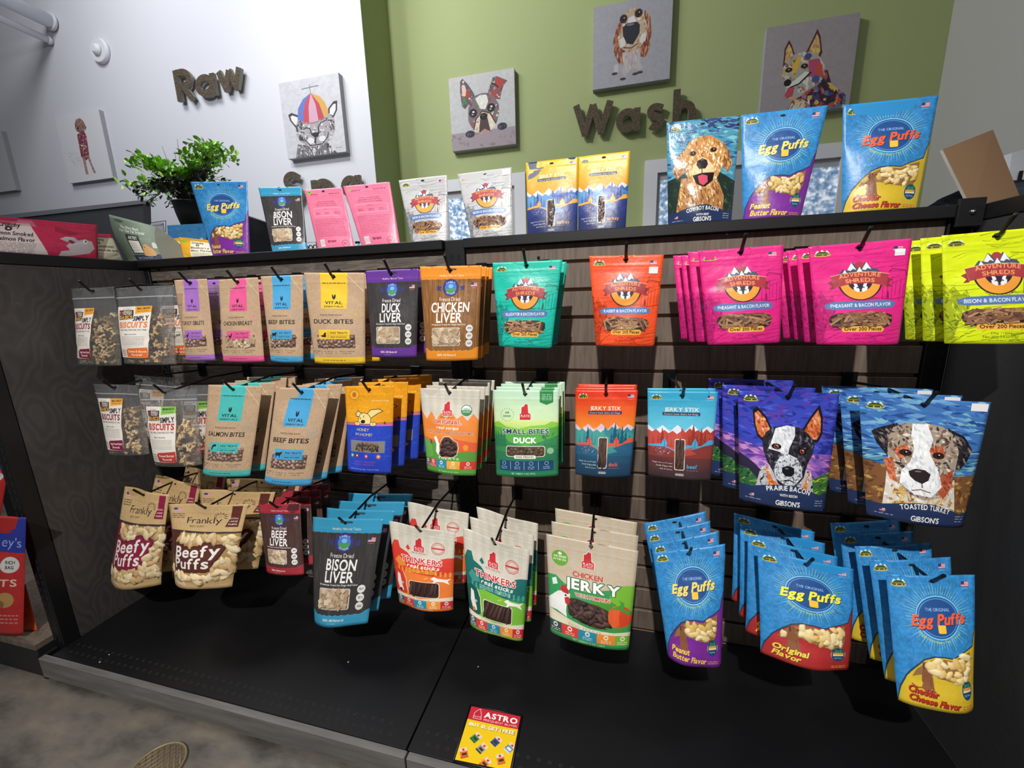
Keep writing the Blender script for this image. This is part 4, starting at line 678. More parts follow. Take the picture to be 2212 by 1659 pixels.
PLR = grain('vertical_grain_laminate', [(.25, '53473f'), (.5, '6d5f54'), (.75, '807165')], (90, 90, 7), .5)
PLL = grain('walnut_laminate', [(.2, '57504b'), (.5, '6c645d'), (.62, '7a7068'), (.8, '645d56')], (6, 6, 40), .45, wave=True, dist=5)
SWIRL = grain('black_stained_plywood', [(0, '444140'), (.1, '5c5856'), (.2, '474443'), (.6, '403d3c'), (1.0, '494645')], (5, 5, 2.4), .42, wave=True, dist=22, bump=.05)
KICKM = grain('grey_wood_laminate', [(.25, '54514f'), (.5, '666361'), (.75, '787472')], (5, 60, 60), .5)
DECKM = grain('black_deck_enamel', [(.3, '0c0c0f'), (.7, '121215')], (3, 3, 3), .42, bump=.03)
FLOORM = grain('stained_concrete', [(.3, '3e3934'), (.43, '544f49'), (.52, '635e57'), (.6, '6d655a'), (.72, '7a7266'), (.8, '4e4942')], (6, 12, 9), .45, bump=.5, detail=10)
GREEN = mat('green_wall_paint', '9fab76', .75, bump=.02, bscale=200); WALLM = mat('white_wall_paint', 'd2d3da', .8, bump=.02, bscale=200); GREYW = mat('grey_wall_paint', 'b4b2b0', .8, bump=.02, bscale=200)
LETM = grain('mottled_brown_board', [(.3, '2c241c'), (.5, '4a3f30'), (.7, '6b5c44')], (90, 90, 90), .8, bump=.1)
LETS = mat('foam_edge', '8f8a80', .8)

# ------------------------------------------------------------------ mesh helpers
def link(name, bm, mats, parent=None, loc=(0, 0, 0), smooth=False):
    me = bpy.data.meshes.new(name); bm.to_mesh(me); bm.free()
    for m in (mats if isinstance(mats, (list, tuple)) else [mats]): me.materials.append(m)
    if smooth: me.polygons.foreach_set('use_smooth', [True] * len(me.polygons))
    o = bpy.data.objects.new(name, me); COL.objects.link(o); o.location = loc
    if parent: o.parent = parent
    return o
def tag(o, label=None, cat=None, group=None, kind=None):
    for k, v in (('label', label), ('category', cat), ('group', group), ('kind', kind)):
        if v: o[k] = v
    return o
def empty(name, loc, *t, **k):
    o = bpy.data.objects.new(name, None); o.empty_display_size = .05; COL.objects.link(o); o.location = loc; return tag(o, *t, **k)
def box(bm, x0, y0, z0, x1, y1, z1, mi=0, bev=0.):
    vs = [bm.verts.new(p) for p in ((x0, y0, z0), (x1, y0, z0), (x1, y1, z0), (x0, y1, z0), (x0, y0, z1), (x1, y0, z1), (x1, y1, z1), (x0, y1, z1))]
    fs = [bm.faces.new([vs[i] for i in f]) for f in ((0, 3, 2, 1), (4, 5, 6, 7), (0, 1, 5, 4), (1, 2, 6, 5), (2, 3, 7, 6), (3, 0, 4, 7))]
    for f in fs: f.material_index = mi
    if bev: bmesh.ops.bevel(bm, geom=list({e for f in fs for e in f.edges}), offset=bev, segments=1, affect='EDGES')
    return vs
def boxo(name, a, b, m, parent=None, bev=0., **k):
    bm = bmesh.new(); c = [(a[i] + b[i]) / 2 for i in range(3)] if parent is None else (0, 0, 0)
    box(bm, *[a[i] - c[i] for i in range(3)], *[b[i] - c[i] for i in range(3)], bev=bev)
    o = link(name, bm, m, parent, c); return tag(o, **{{"category": "cat"}.get(a, a): v for a, v in k.items()}) if k else o
def tube(bm, pts, r, n=8, mi=0, closed=True):
    rings = []; pts = [Vector(p) for p in pts]
    for i, p in enumerate(pts):
        d = (pts[min(i + 1, len(pts) - 1)] - pts[max(i - 1, 0)]).normalized()
        a = d.orthogonal().normalized() if not rings else (a - d * a.dot(d)).normalized(); b = d.cross(a)
        rr = r[i] if isinstance(r, (list, tuple)) else r
        rings.append([bm.verts.new(p + (a * math.cos(2 * math.pi * k / n) + b * math.sin(2 * math.pi * k / n)) * rr) for k in range(n)])
    for A, B in zip(rings, rings[1:]):
        for k in range(n): f = bm.faces.new((A[k], A[(k + 1) % n], B[(k + 1) % n], B[k])); f.material_index = mi; f.smooth = True
    if closed:
        for R in (rings[0][::-1], rings[-1]): bm.faces.new(R).material_index = mi
def quadbox(name, P, thick, mats, parent=None, origin=None, uv=True):
    """a flat board: front face through the four given corners (TL, TR, BR, BL), thickness behind it"""
    P = [Vector(p) for p in P]; n = (P[1] - P[0]).cross(P[3] - P[0]).normalized(); c = Vector(origin) if origin is not None else sum(P, Vector()) / 4
    bm = bmesh.new(); ul = bm.loops.layers.uv.new('UVMap'); F = [bm.verts.new(p - c) for p in P]; B = [bm.verts.new(p - c + n * thick) for p in P]
    f = bm.faces.new(F[::-1]); UV = {F[0]: (0, 1), F[1]: (1, 1), F[2]: (1, 0), F[3]: (0, 0)}
    for l in f.loops: l[ul].uv = UV[l.vert]
    bm.faces.new(B).material_index = 1
    for i in range(4): j = (i + 1) % 4; bm.faces.new((F[i], F[j], B[j], B[i])).material_index = 1
    bmesh.ops.recalc_face_normals(bm, faces=bm.faces)
    return link(name, bm, mats, parent, (0, 0, 0) if parent else c)
def copy_tree(o, parent=None):
    c = o.copy(); COL.objects.link(c)
    if parent: c.parent = parent
    for ch in list(o.children): copy_tree(ch, c)
    return c

# ------------------------------------------------------------------ treats seen through the windows
def _ico(sub=1):
    bm = bmesh.new(); bmesh.ops.create_icosphere(bm, subdivisions=sub, radius=1); bm.verts.ensure_lookup_table()
    V = np.array([v.co[:] for v in bm.verts]); F = [[v.index for v in f.verts] for f in bm.faces]; bm.free(); return V, F
ICO = _ico(2); ICO1 = _ico(1)
CUBE = (np.array([(x, y, z) for x in (-1, 1) for y in (-1, 1) for z in (-1, 1)], float), [(0, 1, 3, 2), (4, 6, 7, 5), (0, 4, 5, 1), (2, 3, 7, 6), (0, 2, 6, 4), (1, 5, 7, 3)])
def bone():
    o = [(-1, .15), (-1.25, .45), (-1.05, .75), (-.7, .6), (-.5, .3), (.5, .3), (.7, .6), (1.05, .75), (1.25, .45), (1, .15)]; o = o + [(x, -y) for x, y in o[::-1]]; n = len(o)
    V = [(x, y, -1) for x, y in o] + [(x, y, 1) for x, y in o]; F = [tuple(range(n))[::-1], tuple(range(n, 2 * n))] + [(i, (i + 1) % n, n + (i + 1) % n, n + i) for i in range(n)]
    return np.array(V, float), F
BONE = bone()
TM = {'bite': [mat('treat_nut_brown', 'a48474', .7, bump=.3), mat('treat_umber', '86685c', .7, bump=.3), mat('treat_rose_brown', 'b4948a', .7, bump=.3)],
      'pale': [mat('treat_cream', 'cdb79a', .75, bump=.3), mat('treat_biscuit', 'b89c7c', .75, bump=.3), mat('treat_oat', 'dccab0', .75, bump=.3)],
      'egg': [mat('puff_yellow', 'e8cc8c', .75, bump=.3), mat('puff_pale', 'f0dca8', .75, bump=.3), mat('puff_gold', 'd8b468', .75, bump=.3)],
      'puff': [mat('puff_tan', 'dcc294', .75, bump=.3), mat('puff_cream', 'e8d4ac', .75, bump=.3), mat('puff_toast', 'c8a878', .75, bump=.3)],
      'shred': [mat('shred_brown', '94664a', .65), mat('shred_tan', 'b08860', .65), mat('shred_dark', '6c4838', .65)],
      'stick': [mat('stick_brown', '4a3230', .7, bump=.15), mat('stick_dark', '382626', .7, bump=.15), mat('stick_umber', '5c4038', .7, bump=.15)],
      'kibble': [mat('kibble_brown', '66503f', .7, bump=.4), mat('kibble_dark', '4c3a30', .7, bump=.4), mat('kibble_mid', '7c6450', .7, bump=.4)],
      'bis': [mat('biscuit_tan', 'd0b080', .8, bump=.2), mat('biscuit_brown', 'ac8a60', .8, bump=.2), mat('biscuit_pale', 'e4cc9c', .8, bump=.2)]}
#        shape, half-sizes in mm (a, b, c), random turn, packing distance
TK = {'bite': (ICO1, (6.5, 5.2, 3.6), 180, 8.2, 'bite'), 'cube': (CUBE, (6.5, 6.5, 5), 180, 11, 'pale'), 'chip': (CUBE, (8, 5, 1.5), 180, 8, 'pale'), 'egg': (ICO, (11.5, 7.5, 5), 180, 9.5, 'egg'),
      'puff': (ICO, (20, 12, 7), 180, 12.5, 'puff'), 'shred': (CUBE, (13, 2.3, 1.6), 180, 5.5, 'shred'), 'stick': (ICO, (34, 5.5, 5), 12, 9.5, 'stick'), 'strip': (ICO1, (15, 7, 4), 70, 8, 'stick'), 'vstrip': (ICO, (26, 4.5, 3.5), 6, 6, 'stick'), 'kibble': (ICO1, (4.6, 4, 3.4), 180, 7, 'kibble'), 'twist': (ICO1, (9, 4, 3.5), 40, 6.5, 'kibble')}

# ------------------------------------------------------------------ the pouch
GV = [(0, .9), (.1, 1.), (.3, .9), (.55, .6), (.75, .25), (.86, .06), (1, 0)]
class Pouch:
    def __init__(s, C, T, seed, wave=0., NU=26, NV=34, crumple=1.):
        R = np.random.RandomState(seed); s.C = C = [np.array(c, float) for c in C]; TL, TR, BR, BL = C
        us = np.linspace(0, 1, NU); vs = np.sort(np.concatenate([np.linspace(0, .84, NV - 8), [.865, .88, .89, .905, .93, .955, .98, 1.]]))
        U, V = np.meshgrid(us, vs); U3, V3 = U[..., None], V[..., None]
        B = (TL * (1 - U3) + TR * U3) * V3 + (BL * (1 - U3) + BR * U3) * (1 - V3)
        n = np.cross((TR - TL + BR - BL), (TL - BL + TR - BR)); n /= np.linalg.norm(n)
        if n[1] > 0 and abs(n[1]) > .3: n = -n
        s.n = n; g = np.interp(V, [a for a, b in GV], [b for a, b in GV]); sx = np.sin(np.pi * U) ** .75
        W = np.zeros_like(U)
        for k in range(5):
            a, b, p = R.uniform(-9, 9), R.uniform(-9, 9), R.uniform(0, 6.28); W += .0007 * np.sin(a * U + b * V * 1.4 + p) * R.uniform(.5, 1)
        for k in range(3):      # slanting creases that run in from the side seals
            u0, v0, sl = R.choice([0., 1.]), R.uniform(.15, .8), R.uniform(-.6, .6); d = (V - v0) - sl * (U - u0); W -= .0022 * np.exp(-(d / .035) ** 2) * np.exp(-np.abs(U - u0) / .35) * crumple
        W *= np.minimum(1, sx * 1.5) * crumple
        zipr = .0009 * (np.exp(-((V - .89) / .008) ** 2) + np.exp(-((V - .868) / .008) ** 2)) * (sx > .15)
        tw = wave * np.sin(2 * np.pi * U * R.uniform(.8, 1.3) + R.uniform(0, 6)) * np.clip((V - .55) / .45, 0, 1) ** 1.5 + wave * .7 * np.sin(2 * np.pi * U * 1.1 + R.uniform(0, 6)) * np.clip((.2 - V) / .2, 0, 1)
        s.F = B + n * (T * sx * g + W + zipr + tw)[..., None]; s.K = B - n * (T * .22 * sx * g)[..., None] + n * (tw - .0004)[..., None]
        s.us, s.vs, s.U, s.V = us, vs, U, V; s.o = (TL + TR) / 2 * .96 + (BL + BR) / 2 * .04
    def S(s, u, v):
        i = min(max(np.searchsorted(s.vs, v) - 1, 0), len(s.vs) - 2); j = min(int(u * (len(s.us) - 1)), len(s.us) - 2)
        fv = (v - s.vs[i]) / (s.vs[i + 1] - s.vs[i]); fu = u * (len(s.us) - 1) - j; a, b, c, d = s.F[i, j], s.F[i, j + 1], s.F[i + 1, j], s.F[i + 1, j + 1]
        p = (a * (1 - fu) + b * fu) * (1 - fv) + (c * (1 - fu) + d * fu) * fv; tu = (b - a); tv = (c - a); tu = tu / np.linalg.norm(tu); n = np.cross(tu, tv); n /= np.linalg.norm(n)
        if n @ s.n < 0: n = -n
        return p, tu, np.cross(n, tu), n
    def body(s, name, mats):
        bm = bmesh.new(); ul = bm.loops.layers.uv.new('UVMap'); nv, nu = s.U.shape
        gf = [[bm.verts.new(s.F[i, j] - s.o) for j in range(nu)] for i in range(nv)]; gb = [[bm.verts.new(s.K[i, j] - s.o) for j in range(nu)] for i in range(nv)]
        for i in range(nv - 1):
            for j in range(nu - 1):
                f = bm.faces.new((gf[i][j], gf[i][j + 1], gf[i + 1][j + 1], gf[i + 1][j])); f.smooth = True
                for l, (a, b) in zip(f.loops, ((i, j), (i, j + 1), (i + 1, j + 1), (i + 1, j))): l[ul].uv = (s.us[b], s.vs[a])
                f = bm.faces.new((gb[i][j + 1], gb[i][j], gb[i + 1][j], gb[i + 1][j + 1])); f.smooth = True; f.material_index = 1
        for j in range(nu - 1): f = bm.faces.new((gb[0][j], gb[0][j + 1], gf[0][j + 1], gf[0][j])); f.material_index = 1
        for j in range(nu - 1): f = bm.faces.new((gf[-1][j], gf[-1][j + 1], gb[-1][j + 1], gb[-1][j])); f.material_index = 1
        for i in range(nv - 1):
            bm.faces.new((gb[i][0], gf[i][0], gf[i + 1][0], gb[i + 1][0])).material_index = 1; bm.faces.new((gf[i][-1], gb[i][-1], gb[i + 1][-1], gf[i + 1][-1])).material_index = 1
        return link(name, bm, mats, None, s.o)
    def patch(s, name, poly, m, parent, off=.0006, uv=False, nu=12, nv=12):
        """a piece that follows the printed face; poly is (u0, v0, u1, v1)"""
        u0, v0, u1, v1 = poly; bm = bmesh.new(); ul = bm.loops.layers.uv.new('UVMap'); G = []
        for i in range(nv + 1):
            row = []
            for j in range(nu + 1):
                p, tu, tv, n = s.S(u0 + (u1 - u0) * j / nu, v0 + (v1 - v0) * i / nv); row.append(bm.verts.new(p + n * off - s.o))
            G.append(row)
        for i in range(nv):
            for j in range(nu):
                f = bm.faces.new((G[i][j], G[i][j + 1], G[i + 1][j + 1], G[i + 1][j])); f.smooth = True
                for l, (a, b) in zip(f.loops, ((i, j), (i, j + 1), (i + 1, j + 1), (i + 1, j))): l[ul].uv = (b / nu, a / nv)
        return link(name, bm, m, parent)
    def hole(s, parent, u=.5, v=.955, w=.006, h=.0028):
        p, tu, tv, n = s.S(u, v); bm = bmesh.new()
        bm.faces.new([bm.verts.new(p + n * .0006 + tu * w * math.cos(t) + tv * h * math.sin(t) - s.o) for t in np.linspace(0, 6.283, 12, endpoint=False)]); return link('hang_hole', bm, HOLE, parent)  # flat dark oval, the shade of the opening put into its colour
    def treats(s, A, kind, parent, seed):
        shp, (a, b, c), turn, dist, mk = TK[kind]; R = np.random.RandomState(seed); ys, xs = np.nonzero(A.win)
        if not len(xs): return
        W = np.linalg.norm(s.C[1] - s.C[0]) * .5 + np.linalg.norm(s.C[2] - s.C[3]) * .5; H = np.linalg.norm(s.C[0] - s.C[3]); pts = []
        bm = bmesh.new(); V0, F0 = shp
        for _ in range(900):
            k = R.randint(len(xs)); u, v = (xs[k] + .5) / A.w, 1 - (ys[k] + .5) / A.h
            if kind == 'stick': v = 1 - (ys.min() + ys.max()) / 2 / A.h
            q = np.array([u * W, v * H]) * 1000
            if any(((q - p) ** 2).sum() < dist ** 2 for p in pts): continue
            th = math.radians(R.uniform(-turn, turn) + (86 if kind in ('stick', 'twist', 'vstrip') else 0)); ok = True; sc = R.uniform(.75, 1.15)
            la, lb = a * sc, b * sc; tol = .6 if kind in ('egg', 'puff', 'bite', 'x') else .85
            if kind == 'stick': la = (ys.max() - ys.min()) / A.h * H * 1000 * .48
            for du, dv in ((la * tol, 0), (-la * tol, 0), (0, lb * tol), (0, -lb * tol)):
                x = (q[0] + du * math.cos(th) - dv * math.sin(th)) / 1000 / W; y = (q[1] + du * math.sin(th) + dv * math.cos(th)) / 1000 / H
                X, Y = int(x * A.w), int((1 - y) * A.h)
                if not (0 <= X < A.w and 0 <= Y < A.h and A.win[Y, X]): ok = False; break
            if not ok: continue
            pts.append(q); p, tu, tv, n = s.S(u, v); e1 = tu * math.cos(th) + tv * math.sin(th); e2 = np.cross(n, e1); tl = R.uniform(-.3, .3); n2 = n * math.cos(tl) + e2 * math.sin(tl); e2 = np.cross(n2, e1)
            jit = 1 + R.uniform(*((-.3, .26) if kind in ('egg', 'puff') else (-.16, .16)), (len(V0), 1)) if (shp is ICO or shp is ICO1) else 1
            Q = V0 * jit; Q = p - n * (c * (.0004 if kind in ('egg', 'puff') else .0001) - .0002) + (Q[:, :1] * e1 * la + Q[:, 1:2] * e2 * lb + Q[:, 2:] * n2 * c * .8) / 1000
            vv = [bm.verts.new(x - s.o) for x in Q]; mi = R.randint(3)
            for f in F0: g = bm.faces.new([vv[i] for i in f]); g.material_index = mi; g.smooth = shp is not CUBE
        o = link('treats', bm, TM[mk], parent); o['kind'] = 'stuff'; return o

ORD = ['', 'second', 'third', 'fourth', 'fifth']
def bag(name, px, yt, yb, design, T, base, group, where, backs=(), treat=None, wave=0., sticker=None, seed=0, bottomz=None, corners=None, crumple=1., hole=True, hooktip=True, film=True, minz=None):
    """px: TL, TR, BR, BL as measured; yt, yb: real depth of top and bottom edge"""
    A, m, bk = design
    if corners is None:
        C = [at(px[0], 1, yt), at(px[1], 1, yt), at(px[2], 1, yb), at(px[3], 1, yb)]
    else: C = corners
    if bottomz is not None:
        for c in C[2:]: c[2] = bottomz
    if minz is not None:
        for c in C[2:]: c[2] = max(c[2], minz)
    P = Pouch(C, T, seed + 3, wave, crumple=crumple); o = P.body(name, [m, bk])
    if treat:
        P.treats(A, treat, o, seed)
        ys, xs = np.nonzero(A.win)
        if film and len(xs): P.patch('window_film', (xs.min() / A.w, 1 - ys.max() / A.h, xs.max() / A.w, 1 - ys.min() / A.h), WFILM, o, .005, nu=8, nv=8)
    if hole: P.hole(o)
    if sticker: P.patch('price_sticker', sticker, STICK, o, .0009, nu=4, nv=3)
    n = len(backs); cat = 'treat pouch'
    tag(o, base + ' ' + where + (', frontmost' if n else ''), cat, group)
    for k, bb in enumerate(backs):
        dx, dy, dz, rz, ry = bb; c = copy_tree(o); c.location = (P.o[0] + dx, P.o[1] + dy, P.o[2] + dz); c.rotation_euler = (0, math.radians(ry), math.radians(rz))
        tag(c, base + ', ' + ORD[k + 1] + ' back, ' + where, cat, group)
    return o, P
HK = {}
def hook(x, L, z, zg, where, tip=.03, drop=0.):
    """black wire peg hooked into the groove at height zg"""
    t = empty('peg_hook', (x, 0, zg), 'wire hook ' + where, 'hook', 'peg hooks of the slatted panel')
    bm = bmesh.new(); box(bm, -.0165, -.006, -.046, .0165, -.001, .003, bev=.001); box(bm, -.0165, -.001, -.003, .0165, .01, .003); link('bracket', bm, HOOK, t)
    bm = bmesh.new(); dz = z - zg; tube(bm, [(0, -.004, -.02), (0, -.03, dz * .1 - .018), (0, -L * .5, dz * .5), (0, -L, dz), (0, -L - .006, dz + .002), (0, -L - tip * .75, dz + tip * .8), (0, -L - tip * .9, dz + tip)], .0033, 8); link('prong', bm, HOOK, t)
    return t
# ================================================================== THE SETTING
FL = -.085
XC = at((791, 150), 1, YW)[0]                      # corner where the white wall ends
boxo('floor', (-7.5, -5, FL - .1), (5, 4, FL), FLOORM, kind='structure')
boxo('wall_left', (-7.5, YW, FL), (XC, YW + .004, 5.2), WALLM, kind='structure')
boxo('wall_return', (XC - .15, YW + .004, FL), (XC - .0005, YG, 5.2), GREEN, kind='structure')
XR = at((2035, 160), 1, YG)[0]
boxo('wall_back', (XC - .15, YG, FL), (XR, YG + .15, 5.2), GREEN, kind='structure')
boxo('wall_right', (XR, -1.0, FL), (XR + .15, YG + .15, 5.2), GREYW, kind='structure')
# doors and windows with rippled glass in the green wall
GLASS = mat('rippled_glass', 'a8bcd0', .12, bump=0)
nt = GLASS.node_tree; b = nt.nodes['Principled BSDF']; g = nt.nodes.new('ShaderNodeNewGeometry'); vo = nt.nodes.new('ShaderNodeTexVoronoi'); vo.inputs['Scale'].default_value = 34
nz = nt.nodes.new('ShaderNodeTexNoise'); nz.inputs['Scale'].default_value = 30; nz.inputs['Detail'].default_value = 3; nt.links.new(g.outputs['Position'], nz.inputs[0]); nt.links.new(g.outputs['Position'], vo.inputs[0])
c = ramp(nt, nz.outputs[0], [(.36, '6c8cb4'), (.5, 'a0b8d4'), (.62, 'eef6ff')]); nt.links.new(c, b.inputs['Base Color']); nt.links.new(c, b.inputs['Emission Color']); b.inputs['Emission Strength'].default_value = .42  # daylight from beyond is put into pane colour and emission
bp = nt.nodes.new('ShaderNodeBump'); bp.inputs['Strength'].default_value = .6; bp.inputs['Distance'].default_value = .02; nt.links.new(vo.outputs[0], bp.inputs['Height']); nt.links.new(bp.outputs[0], b.inputs['Normal'])
def window(name, xa, xb, zt, glass, yt=YG, zb=.95):
    o = empty(name, ((xa + xb) / 2, yt, zb), kind='structure'); cx = (xa + xb) / 2
    bm = bmesh.new(); w = .085
    box(bm, xa - cx, -.05, zt - w - zb, xb - cx, .0, zt - zb); box(bm, xa - cx, -.05, 0, xa + w - cx, 0, zt - w - zb); box(bm, xb - w - cx, -.05, 0, xb - cx, 0, zt - w - zb); link('window_frame', bm, WHITE, o)
    bm = bmesh.new(); box(bm, xa + w - cx, -.03, 0, xb - w - cx, -.002, zt - w - zb); link('sash', bm, mat('grey_sash', 'a8a8ac', .6), o)
    for ga, gb in glass:
        bm = bmesh.new(); box(bm, ga - cx, -.036, 0, gb - cx, -.031, zt - w - .05 - zb); link('pane', bm, GLASS, o)
    return o
X = lambda px, y=430: at((px, y), 1, YG)[0]
Z = lambda px, py: at((px, py), 1, YG)[2]
window('window_1', X(930), X(1138), Z(1120, 377), [(X(972), X(1108))])
window('window_2', X(1391, 400), X(1660, 400), Z(1400, 351), [(X(1424), X(1560))])
window('window_3', X(1690, 380), X(1838, 380), Z(1795, 314), [(X(1728), X(1815))])
# wall lettering, stroke by stroke
def ribbon(bm, pts, w, d, closed=False):
    n = len(pts); L = []; Rr = []
    for i, p in enumerate(pts):
        a = pts[i - 1] if (i > 0 or closed) else p; b = pts[(i + 1) % n] if (i < n - 1 or closed) else p
        dx, dy = b[0] - a[0], b[1] - a[1]; l = math.hypot(dx, dy) or 1; nx, ny = -dy / l * w / 2, dx / l * w / 2; L.append((p[0] + nx, p[1] + ny)); Rr.append((p[0] - nx, p[1] - ny))
    F = [[bm.verts.new((x, -d, z)) for x, z in S] for S in (L, Rr)]; B = [[bm.verts.new((x, 0, z)) for x, z in S] for S in (L, Rr)]
    m = n if closed else n - 1
    for i in range(m):
        j = (i + 1) % n
        bm.faces.new((F[0][i], F[0][j], F[1][j], F[1][i])); 
        for q in (0, 1): bm.faces.new((F[q][i], F[q][j], B[q][j], B[q][i])).material_index = 1
    if not closed:
        for i in (0, n - 1): bm.faces.new((F[0][i], F[1][i], B[1][i], B[0][i])).material_index = 1
def arcp(cx, cy, rx, ry, a0, a1, n=14): return [(cx + rx * math.cos(math.radians(a0 + (a1 - a0) * k / n)), cy + ry * math.sin(math.radians(a0 + (a1 - a0) * k / n))) for k in range(n + 1)]
ST = .2
LET = {'R': (.64, [([(.1, 0), (.1, 1)], 0), ([(.1, .9), (.32, .9)] + arcp(.32, .67, .23, .23, 90, -90) + [(.1, .44)], 0), ([(.3, .44), (.56, 0)], 0)]),
       'a': (.72, [(arcp(.33, .34, .25, .25, 0, 345, 22), 1), ([(.62, 0), (.62, .68)], 0)]),
       'w': (.86, [([(.07, .68), (.26, .06)], 0), ([(.24, .06), (.43, .66)], 0), ([(.43, .66), (.62, .06)], 0), ([(.6, .06), (.79, .68)], 0)]),
       'W': (1.2, [([(.08, 1), (.36, .06)], 0), ([(.34, .06), (.6, .95)], 0), ([(.6, .95), (.86, .06)], 0), ([(.84, .06), (1.12, 1)], 0)]),
       's': (.52, [([(.46, .56)] + arcp(.27, .5, .15, .13, 40, 250, 10)[1:] + arcp(.27, .2, .16, .14, 80, -140, 12), 0)]),
       'h': (.66, [([(.1, 0), (.1, 1.05)], 0), ([(.14, .3)] + arcp(.34, .36, .21, .23, 165, 0, 10) + [(.55, 0)], 0)]),
       'S': (.66, [([(.56, .82)] + arcp(.33, .74, .21, .2, 45, 250, 12)[1:] + arcp(.34, .28, .23, .2, 85, -150, 14), 0)]),
       'p': (.72, [([(.1, -.3), (.1, .68)], 0), (arcp(.39, .34, .25, .25, 180, 525, 22), 1)])}
def word(t, spans, y, zb, h, labels, grp):
    for ch, (xl, xr), lb in zip(t, spans, labels):
        P = [p for pts, cl in LET[ch][1] for p in pts]; x0 = min(p[0] for p in P) - ST / 2; x1 = max(p[0] for p in P) + ST / 2; k = (xr - xl) / ((x1 - x0) * h); bm = bmesh.new()
        for i, (pts, cl) in enumerate(LET[ch][1]):
            pts = [((a - x0) * h * k, b * h) for a, b in pts]
            ribbon(bm, pts, ST * h, .022 + .0006 * i, bool(cl))
        tag(link('wall_letter', bm, [LETM, LETS], None, (xl, y - .012, zb)), lb, 'letter', grp)
ST = .215; y = YW - .012; PX = lambda p: at(p, 1, y)
zb = PX((401, 222))[2]; h = PX((395, 155))[2] - zb
word('Raw', [(PX((394, 224))[0] - .01, PX((432, 220))[0]), (PX((431, 200))[0], PX((476, 190))[0]), (PX((474, 165))[0], PX((531, 150))[0])], y, zb, h, ['brown mottled capital R high on the white wall', 'brown mottled lowercase letter a between R and w on the white wall', 'brown mottled lowercase letter w on the white wall'], 'letters of the word Raw')
zb = PX((640, 377))[2] - h * .98
word('Spa', [(PX((619, 400))[0], PX((660, 400))[0]), (PX((676, 395))[0], PX((727, 395))[0]), (PX((741, 390))[0], PX((784, 390))[0])], y, zb, h, ['brown capital S standing above the black pouch on the shelf', 'brown lowercase p half hidden behind the pink pouches', 'brown lowercase a above the right pink pouch'], 'letters of the word Spa')
y = YG - .012; zb = PX((1262, 299))[2]; h = (PX((1240, 230))[2] - zb)
word('Wash', [(PX((1238, 262))[0], PX((1326, 230))[0]), (PX((1330, 262))[0], PX((1383, 262))[0]), (PX((1396, 250))[0], PX((1438, 250))[0]), (PX((1451, 250))[0], PX((1501, 250))[0])], y, zb, h * .96, ['dark brown capital W on the green wall', 'dark brown lowercase a after the W on the green wall', 'dark brown lowercase s on the green wall', 'dark brown lowercase h above the golden dog pouch'], 'letters of the word Wash')
# canvases
def canvas(A, px, yw, th, label, grp='painted canvases on the walls'):
    P = [at(p, 1, yw - th) for p in px]; xl = (P[0][0] + P[3][0]) / 2; xr = (P[1][0] + P[2][0]) / 2; zt = (P[0][2] + P[1][2]) / 2; zb = (P[2][2] + P[3][2]) / 2
    o = quadbox('wall_canvas', [(xl, yw - th, zt), (xr, yw - th, zt), (xr, yw - th, zb), (xl, yw - th, zb)], th - .001, [art_mat('canvas_print', A, .75, bump=.1, bscale=120), mat('canvas_edge', '9c9ca2', .8)])
    tag(o, label, 'painting', grp)
canvas(cv_cat(), [(597, 183), (728, 155), (750, 325), (627, 345)], YW, .045, 'canvas of a grey kitten in a striped propeller cap')
canvas(cv_spots(), [(117, 253), (213, 238), (244, 383), (151, 397)], YW, .035, 'white canvas of a tall dog painted in purple patches')
canvas(cv_plain(), [(-95, 300), (5, 283), (32, 409), (-60, 425)], YW, .035, 'pale canvas cut off by the left edge of the picture')
canvas(cv_terrier(), [(970, 168), (1112, 148), (1113, 312), (976, 326)], YG, .045, 'canvas of a terrier head with one folded ear')
canvas(cv_beagle(), [(1282, 13), (1455, -14), (1446, 171), (1281, 193)], YG, .045, 'canvas of a long-eared hound with a huge nose')
canvas(cv_shepherd(), [(1655, 62), (1858, 25), (1836, 230), (1642, 255)], YG, .045, 'canvas of a pointed-ear dog in bright colour patches')
# smoke detector, pipes
c = at((211, 108), 1, YW - .03); bm = bmesh.new()
tube(bm, [(0, .0, 0), (0, .02, 0), (0, .029, 0)], [.082, .09, .09], 28); o = link('smoke_detector', bm, WHITE, None, (c[0], YW - .031, c[2])); tag(o, 'round white smoke detector high on the white wall', 'smoke detector')
bm = bmesh.new(); tube(bm, [(0, -.028, 0), (0, -.012, 0), (0, .0, 0)], [.02, .04, .044], 20); link('cap', bm, WHITE, o)
for (pa, r, nm) in (((116, 50), .052, 'thick white pipe running under the ceiling, upper of two'), ((112, 90), .026, 'thin white pipe running under the ceiling, lower of two')):
    c = at(pa, 1, YW); bm = bmesh.new(); tube(bm, [(0, 0, 0), (0, -4, 0)], r, 14); o = link('ceiling_pipe', bm, WHITE, None, (c[0], YW, c[2])); tag(o, nm, 'pipe', 'pipes under the ceiling')
    bm = bmesh.new(); tube(bm, [(0, -.01, 0), (0, -.03, 0)], r * 1.25, 14); link('collar', bm, WHITE, o)

